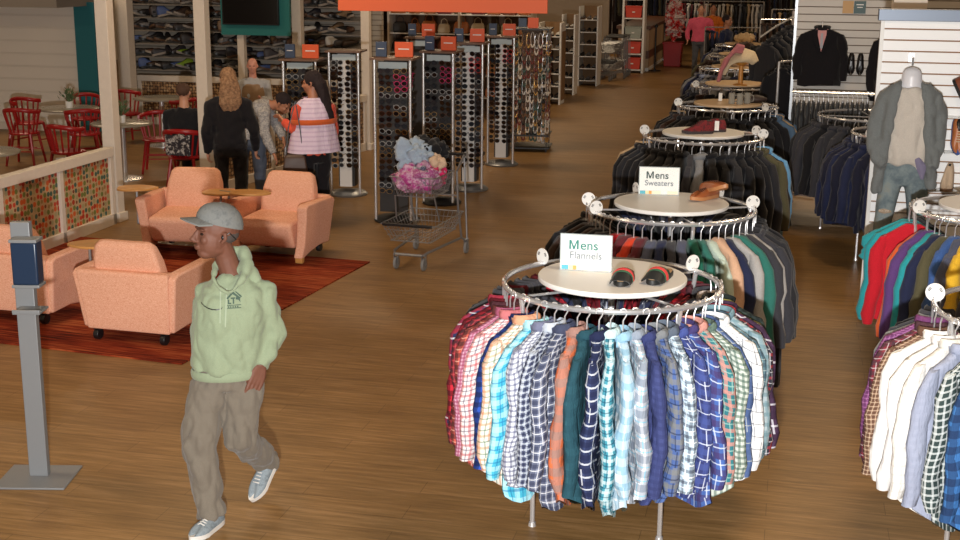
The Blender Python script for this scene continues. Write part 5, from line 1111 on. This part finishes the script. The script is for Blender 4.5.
# the man in the green hoodie
SK1 = plain('skin_brown', (104, 64, 48), .65, var=.06, scale=30)
HOOD = cloth('green_hoodie', (134, 146, 120), .06, 300, .25); KH = cloth('khaki_trousers', (108, 100, 89), .06, 300, .3)
J = dict(torso=[((-.02, .0, .81), .185, .125), ((-.01, .0, .90), .195, .135), ((.0, .0, 1.04), .195, .14), ((.02, .0, 1.15), .20, .135), ((.035, .01, 1.235), .165, .11), ((.035, .025, 1.285), .105, .08), ((.03, .04, 1.305), .06, .05)],
    head=(-.045, .0, 1.525), hrot=(R(-5), 0, R(-72)), armL=((.175, .01, 1.205), (.222, .03, .985), (.148, -.05, .835), (.118, -.085, .75)), armR=((-.105, .04, 1.215), (-.125, .19, 1.0), (-.12, .10, .83), (-.10, .02, .78)),
    thumbL=(-1, -.5, 0), thumbR=(0, -1, 0), sl=(.070, .070, .066, .062, .048), legR=((-.115, 0, .73), (-.18, -.09, .44), (-.135, -.125, .105), (-.155, -.18, .04)), legL=((.065, 0, .73), (.03, -.05, .45), (.165, .27, .19), (.15, .23, .13)), pr=(.108, .088, .072),
    shoeR=((-.155, -.195, .0), (0, 0, R(-34))), shoeL=((.160, .215, .095), (R(42), 0, R(-41))))
man, hood = figure('man in a green hoodie, grey cap and khaki trousers walking across the floor', (-2.74, 5.95, 0), R(24.8), J, SK1, HOOD, KH, (carpetish('grey_mesh', [(92, 104, 112), (130, 140, 146), (108, 120, 130)], 30), plain('sole_white', (206, 202, 196), .6)), None, .009, wr=.016, hcurl=.32, hs=1.12, hz=1.12, ext=.05)
hc = Vector(J['head']); Rm = Euler(J['hrot']).to_matrix(); CAP = carpetish('grey_cap_cloth', [(92, 94, 94), (112, 114, 112), (104, 104, 100)], 30)
cm = MB(); S = []
for i in range(9):
    ph = R(-6) + R(90) * i / 8; S.append([tuple(hc + Rm @ (1.10 * Vector((.090 * math.cos(ph) ** .85 * math.cos(q), .014 + .110 * math.cos(ph) ** .85 * math.sin(q), .058 - .022 * math.sin(q) * (1 - i / 8) + .092 * math.sin(ph)))))  for q in [2 * PI * k / 28 for k in range(28)]])
capo = thing_part('baseball_cap', man); cm.loft(S, uvf=False).build('crown', CAP, capo)
S = []
for j in range(9):
    u = -1 + 2 * j / 8; w_ = .080 * u; dr = -.020 * u * u; y1 = -.170 + .060 * abs(u) ** 2.2; S.append([tuple(hc + Rm @ (1.1 * Vector(p))) for p in ((w_, -.075 + .03 * u * u, .082 + dr), (w_, y1, .078 + dr), (w_, y1, .072 + dr), (w_, -.075 + .03 * u * u, .074 + dr))])
cm = MB(); cm.loft(S).build('brim', CAP, capo, smooth=60); MB().ell(hc + Rm @ Vector((0, .014, .164)), (.008, .008, .004), 10, 6).build('cap_button', CAP, capo)
hm = MB(); hm.tube([(-.070, -.065, 1.315), (-.055, .03, 1.36), (.02, .085, 1.41), (.085, .07, 1.415), (.105, .0, 1.365), (.075, -.07, 1.305), (.01, -.118, 1.245)], [.014, .024, .036, .042, .034, .020, .010], 12); hm.tube([(.06, .02, 1.36), (.11, .02, 1.31), (.15, .01, 1.26)], [.045, .045, .04], 12); hm.tube([(.0, .10, 1.37), (.06, .12, 1.31), (.09, .09, 1.27)], [.04, .05, .03], 12)
hm.tube([(-.070, -.065, 1.315), (-.045, -.105, 1.275), (.005, -.12, 1.245)], [.014, .014, .010], 10)
me = remesh(hm, .009, 5, name='hood'); wrinkle(me, .008, (14, 14, 14), 2); put('hood', me, HOOD, man)
INK = plain('logo_ink', (62, 82, 70), .8)
LX, LZ = .025, 1.215
def P_(pts): return [(LX + a * .0105, LZ + b * .0105) for a, b in pts]
decal(hood, [P_(p) for p in ([(-3.2, .4), (-.4, 3.2), (.2, 2.6), (-2.6, -.1)], [(-.6, 2.4), (.2, 3.2), (3.6, .2), (3.0, -.3)], [(.8, 3.4), (1.5, 3.4), (4.2, .9), (3.7, .4)], [(-2.6, -.2), (-1.9, -.2), (-1.9, -2.2), (-2.6, -2.2)], [(-2.6, -1.7), (-1, -1.7), (-1, -2.3), (-2.6, -2.3)], [(-1.2, .6), (.9, .6), (.9, .0), (-1.2, .0)], [(-.3, .6), (.4, .6), (.4, -2.2), (-.3, -2.2)], [(1.2, .8), (3.2, .2), (3.4, -1.9), (2.4, -.6), (1.2, -.4)],
    [(-3, -2.8), (3.6, -2.8), (3.6, -3.1), (-3, -3.1)], [(-3, -4.1), (3.6, -4.1), (3.6, -4.4), (-3, -4.4)], [(-2.6, -3.3), (-2, -3.3), (-2, -3.9), (-2.6, -3.9)], [(-1.6, -3.3), (-1, -3.3), (-1, -3.9), (-1.6, -3.9)], [(-.5, -3.3), (.1, -3.3), (.1, -3.9), (-.5, -3.9)], [(.6, -3.3), (1.2, -3.3), (1.2, -3.9), (.6, -3.9)], [(1.7, -3.3), (2.3, -3.3), (2.3, -3.9), (1.7, -3.9)])], INK, 'chest_logo', man)
for i, (a, b) in enumerate((((-.035, 1.27), (-.045, 1.10)), ((-.005, 1.265), (-.02, 1.08)))):
    decal(hood, [[(a[0] + (b[0] - a[0]) * k / 6 - .003, a[1] + (b[1] - a[1]) * k / 6), (a[0] + (b[0] - a[0]) * k / 6 + .003, a[1] + (b[1] - a[1]) * k / 6), (a[0] + (b[0] - a[0]) * (k + 1) / 6 + .003, a[1] + (b[1] - a[1]) * (k + 1) / 6), (a[0] + (b[0] - a[0]) * (k + 1) / 6 - .003, a[1] + (b[1] - a[1]) * (k + 1) / 6)] for k in range(6)], plain('drawstring', (150, 162, 138), .8), 'drawstring', man, .004)
gp = [(-.135, 1.19), (-.12, 1.178), (-.10, 1.170), (-.08, 1.166), (-.06, 1.165), (-.035, 1.168), (-.03, 1.176)]
decal(hood, [[gp[i], gp[i + 1], (gp[i + 1][0], gp[i + 1][1] + .005), (gp[i][0], gp[i][1] + .005)] for i in range(6)], BLK, 'glasses_cord', man, .004)
for nm, z, rx, ry, cx in (('hem_band', .802, .178, .122, -.02),):
    MB().tube([(cx + rx * math.cos(q), ry * math.sin(q), z) for q in [2 * PI * i / 28 for i in range(28)]], [(.024, .007)] * 28, 8, closed=True, ref=(0, 0, 1)).build(nm, HOOD, man)
q0 = hc + Rm @ Vector((.086, .006, .0)); MB().ell(q0, (.010, .010, .014), 10, 7).tube([q0, q0 + Rm @ Vector((.004, .03, .025)), q0 + Rm @ Vector((-.02, .075, -.015))], .003, 6).build('earphone', BLK, man)
me = remesh(MB().ell(hc + Rm @ Vector((0, .03, .01)), (.080, .088, .062), 18, 12, Rm), .01, 2, name='hair'); put('hair', me, plain('hair_grey_stubble', (70, 60, 56), .9), man)
# shoppers in the middle distance
SK2 = plain('skin_fair', (206, 150, 122), .5); SK3 = plain('skin_tan', (176, 120, 92), .5)
LW = [((-.10, .0, .86), (-.10, -.02, .47), (-.11, .02, .09), (-.12, -.12, .04)), ((.10, 0, .86), (.10, -.02, .47), (.11, .02, .09), (.12, -.12, .04))]
SH = (BLK, BLK)
def stand(w=.19, d=.12, hip=.92, sh=1.40, hem=.80, x=0, y=0, head=None, hrot=(0, 0, 0), arms=None, legs=None, **kw):
    J = dict(torso=[((x * 0, 0, hem), w * .98, d), ((0, 0, (hem + sh) / 2 - .08), w * .84, d * .95), ((x * .5, y * .5, (hem + sh) / 2 + .12), w * .96, d), ((x, y, sh - .06), w, d * .82), ((x, y, sh), w * .62, d * .6), ((x, y, sh + .03), .062, .06)], head=head or (x, y - .02, sh + .185), hrot=hrot,
        armL=arms[0], armR=arms[1], legL=(legs or LW)[1], legR=(legs or LW)[0], shoeL=((.115, -.05, 0), (0, 0, 0)), shoeR=((-.115, -.05, 0), (0, 0, 0)), pr=(.10, .075, .06)); J.update(kw); return J
BLH = carpetish('blonde_hair', [(92, 66, 46), (136, 102, 74), (164, 130, 98)], 40); DKH = carpetish('dark_hair', [(24, 18, 20), (40, 28, 30), (30, 22, 26)], 40)
TOPB = cloth('black_knit', (24, 22, 26))
# back to the viewer: the body frame is turned half round
figure('woman with long blonde hair in a black top, back to the viewer', (-6.08, 13.42, 0), R(24 + 180), stand(.20, .13, hem=.78, sh=1.36, arms=[((.19, 0, 1.28), (.25, .02, .98), (.25, -.06, .74), (.25, -.1, .64)), ((-.19, 0, 1.28), (-.27, .02, .98), (-.28, -.10, .76), (-.28, -.14, .66))], hrot=(R(6), 0, R(10))), SK2, TOPB, cloth('black_trousers', (26, 24, 28)), SH,
    (BLH, [([(0, .04, .07), (0, .085, -.02), (0, .095, -.14), (0, .09, -.26), (0, .075, -.34)], [.07, (.10, .07), (.125, .05), (.13, .045), (.09, .03)])], [((0, .025, .045), (.092, .105, .10)), ((.05, .03, -.06), (.045, .06, .1)), ((-.05, .03, -.06), (.045, .06, .1))]))
J = dict(torso=[((.03, .0, .80), .17, .125), ((.02, .0, .95), .16, .12), ((.06, -.02, 1.08), .175, .13), ((.15, -.06, 1.17), .175, .11), ((.225, -.09, 1.20), .11, .07), ((.26, -.10, 1.21), .06, .055)], head=(.385, -.15, 1.205), hrot=(R(38), 0, R(62)),
    armL=((.22, .10, 1.14), (.33, .05, .93), (.385, -.05, .80), (.40, -.08, .74)), armR=((.17, -.20, 1.12), (.17, -.27, .88), (.26, -.33, .66), (.30, -.35, .58)), legR=LW[0], legL=LW[1], pr=(.10, .08, .062), shoeL=((.115, -.05, 0), (0, 0, 0)), shoeR=((-.115, -.05, 0), (0, 0, 0)), right=(.4, 1, 0))
figure('person in a speckled grey shirt bending forward between the two women', (-6.18, 14.2, 0), R(24), J, SK3, carpetish('speckled_print', [(70, 70, 76), (196, 190, 184), (120, 118, 122), (210, 204, 198)], 38), cloth('slate_trousers', (84, 92, 108)), SH, (DKH, [], [((0, .022, .05), (.086, .10, .088))]))
VEST = plaid('lilac_stripe', (196, 160, 200), (226, 206, 226), .4, (150, 110, 160), .08, 5.0, .7, .05)
pj = stand(.19, .13, hem=.80, sh=1.38, arms=[((.18, 0, 1.30), (.20, .0, 1.05), (.28, -.16, 1.16), (.30, -.22, 1.20)), ((-.18, .02, 1.30), (-.23, .0, 1.02), (-.20, -.16, .90), (-.17, -.2, .86))], hrot=(R(8), 0, R(50)))
pw, _ = figure('woman with very long dark hair in a lilac striped vest', (-4.98, 13.15, 0), R(225), pj, SK3, cloth('coral_sleeves', (214, 84, 62)), cloth('black_trousers', (26, 24, 28)), SH,
    (DKH, [([(0, .03, .07), (0, .085, -.02), (-.01, .11, -.16), (-.03, .13, -.34), (-.05, .13, -.50), (-.06, .12, -.60)], [.07, (.10, .07), (.10, .05), (.085, .045), (.06, .035), .015])], [((0, .022, .045), (.090, .104, .098))]))
vm = MB(); vm.tube([(0, 0, .86), (0, 0, 1.0), (0, 0, 1.2), (0, 0, 1.34), (0, .01, 1.40)], [(.30, .20), (.26, .185), (.22, .16), (.19, .13), (.10, .09)], 24, ref=(1, 0, 0)); S = []
prof = [(.30, .21, .84), (.275, .20, .95), (.245, .18, 1.1), (.215, .155, 1.25), (.19, .125, 1.36), (.12, .09, 1.42)]
for a, d, z in prof: S.append([(a * math.cos(2 * PI * i / 40), d * math.sin(2 * PI * i / 40) * (1 + .04 * math.sin(i * 1.7)), z) for i in range(40)])
MB().loft(S[:], cap=False).build('vest', VEST, pw); MB().tube([(.255 * math.cos(q), .185 * math.sin(q), 1.17) for q in [2 * PI * i / 32 for i in range(32)]], [(.028, .006)] * 32, 8, closed=True, ref=(0, 0, 1)).build('orange_band', cloth('orange_band', (206, 96, 50)), pw)
t = thing('shoulder_bag', 'brown shoulder bag hanging behind the woman in the lilac vest', 'bag', (-5.10, 12.88, .62), R(20)); MB().loft([[(a * w_, b * d_, z) for a, b in ((-1, -1), (1, -1), (1, 1), (-1, 1))] for w_, d_, z in ((.11, .04, 0), (.13, .05, .05), (.11, .04, .19), (.08, .015, .22))]).build('bag_body', plain('bag_brown', (70, 50, 40), .5), t, bevel=.015)
MB().tube([(-.09, 0, .2), (-.06, -.0, .5), (.02, .02, .78), (.1, .12, .8)], .006, 6).tube([(.09, 0, .2), (.06, .02, .5), (.02, .02, .78)], .006, 6).build('strap', BLK, t)
# seated people
def seated(x=0, hem=.47, sh=1.02, hrot=(0, 0, 0), arms=None, w=.21): return dict(torso=[((0, .0, hem), w * .9, .14), ((0, 0, .62), w * .86, .13), ((0, -.01, .82), w, .135), ((0, -.02, sh - .05), w, .105), ((0, -.02, sh + .01), w * .55, .075), ((0, -.02, sh + .04), .062, .06)], head=(0, -.04, sh + .205), hrot=hrot,
    armL=arms[0], armR=arms[1], legR=((-.10, -.02, .52), (-.12, -.42, .50), (-.12, -.44, .10), (-.12, -.56, .04)), legL=((.10, -.02, .52), (.12, -.42, .50), (.12, -.44, .10), (.12, -.56, .04)), pr=(.10, .075, .06), shoeL=((.12, -.48, 0), (0, 0, 0)), shoeR=((-.12, -.48, 0), (0, 0, 0)))
AS = [((.20, -.02, .96), (.24, -.06, .70), (.16, -.30, .74), (.12, -.36, .76)), ((-.20, -.02, .96), (-.24, -.06, .70), (-.16, -.30, .74), (-.12, -.36, .76))]
figure('seated man with short hair in a black jacket, back to the viewer', (-7.32, 14.82, 0), R(188), seated(arms=AS), SK2, cloth('black_jacket_cloth', (28, 28, 32)), cloth('black_trousers', (26, 24, 28)), SH, (plain('short_brown_hair', (84, 58, 44), .8), [], [((0, .024, .045), (.084, .098, .09))]), sitting=True)
dup(cc, (-8.12, 18.9, 0), R(0), 'red chair under the bald man in the grey shirt')
bm_, _ = figure('bald man in a grey shirt and tan waistcoat seated facing the viewer', (-8.12, 18.85, 0), R(20), seated(arms=AS), plain('skin_pink', (214, 150, 130), .5), cloth('grey_shirt', (176, 176, 178)), cloth('dark_trousers', (50, 46, 50)), SH, None, sitting=True)
vm = MB().tube([(-.0, .0, .52), (0, 0, .62), (0, -.01, .84), (0, -.02, .97)], [(.2, .15), (.195, .142), (.215, .148), (.17, .115)], 20, ref=(1, 0, 0)); put('waistcoat', remesh(vm, .014, 4, name='waistcoat'), cloth('tan_waistcoat', (150, 122, 94)), bm_)
dup(cc, (-7.05, 17.6, 0), R(20), 'red chair partly hidden behind the blonde woman')
# far shoppers
pk = stand(.23, .15, hem=.86, sh=1.44, arms=[((.23, 0, 1.36), (.31, .0, 1.10), (.30, -.05, .90), (.30, -.08, .82)), ((-.23, 0, 1.36), (-.31, 0, 1.10), (-.30, -.05, .90), (-.30, -.08, .82))])
figure('man in a pink shirt and grey jeans walking down the far aisle', (-2.33, 33.3, 0), R(5), pk, SK2, cloth('pink_shirt_cloth', (216, 92, 118)), cloth('grey_jeans', (84, 86, 92)), SH, (plain('grey_hair', (120, 100, 84), .8), [], [((0, .026, .05), (.084, .098, .088))]), .02)
ok = stand(.2, .13, hem=.80, sh=1.40, arms=[((.2, 0, 1.32), (.25, 0, 1.05), (.25, -.1, .85), (.25, -.14, .76)), ((-.2, 0, 1.32), (-.25, 0, 1.05), (-.25, -.1, .85), (-.25, -.14, .76))])
figure('shopper in an orange jacket half hidden behind the man in pink', (-2.15, 35.2, 0), R(10), ok, SK3, cloth('orange_jacket', (206, 110, 40)), cloth('dark_trousers', (50, 46, 50)), SH, (DKH, [], [((0, .026, .05), (.084, .098, .088))]), .02)
figure('shopper in a navy top with dark hair standing beyond the far racks', (-1.45, 28.6, 0), R(70), ok, SK3, cloth('navy_top', (38, 46, 76)), cloth('dark_trousers', (50, 46, 50)), SH, (DKH, [], [((0, .026, .05), (.088, .10, .094))]), .02)
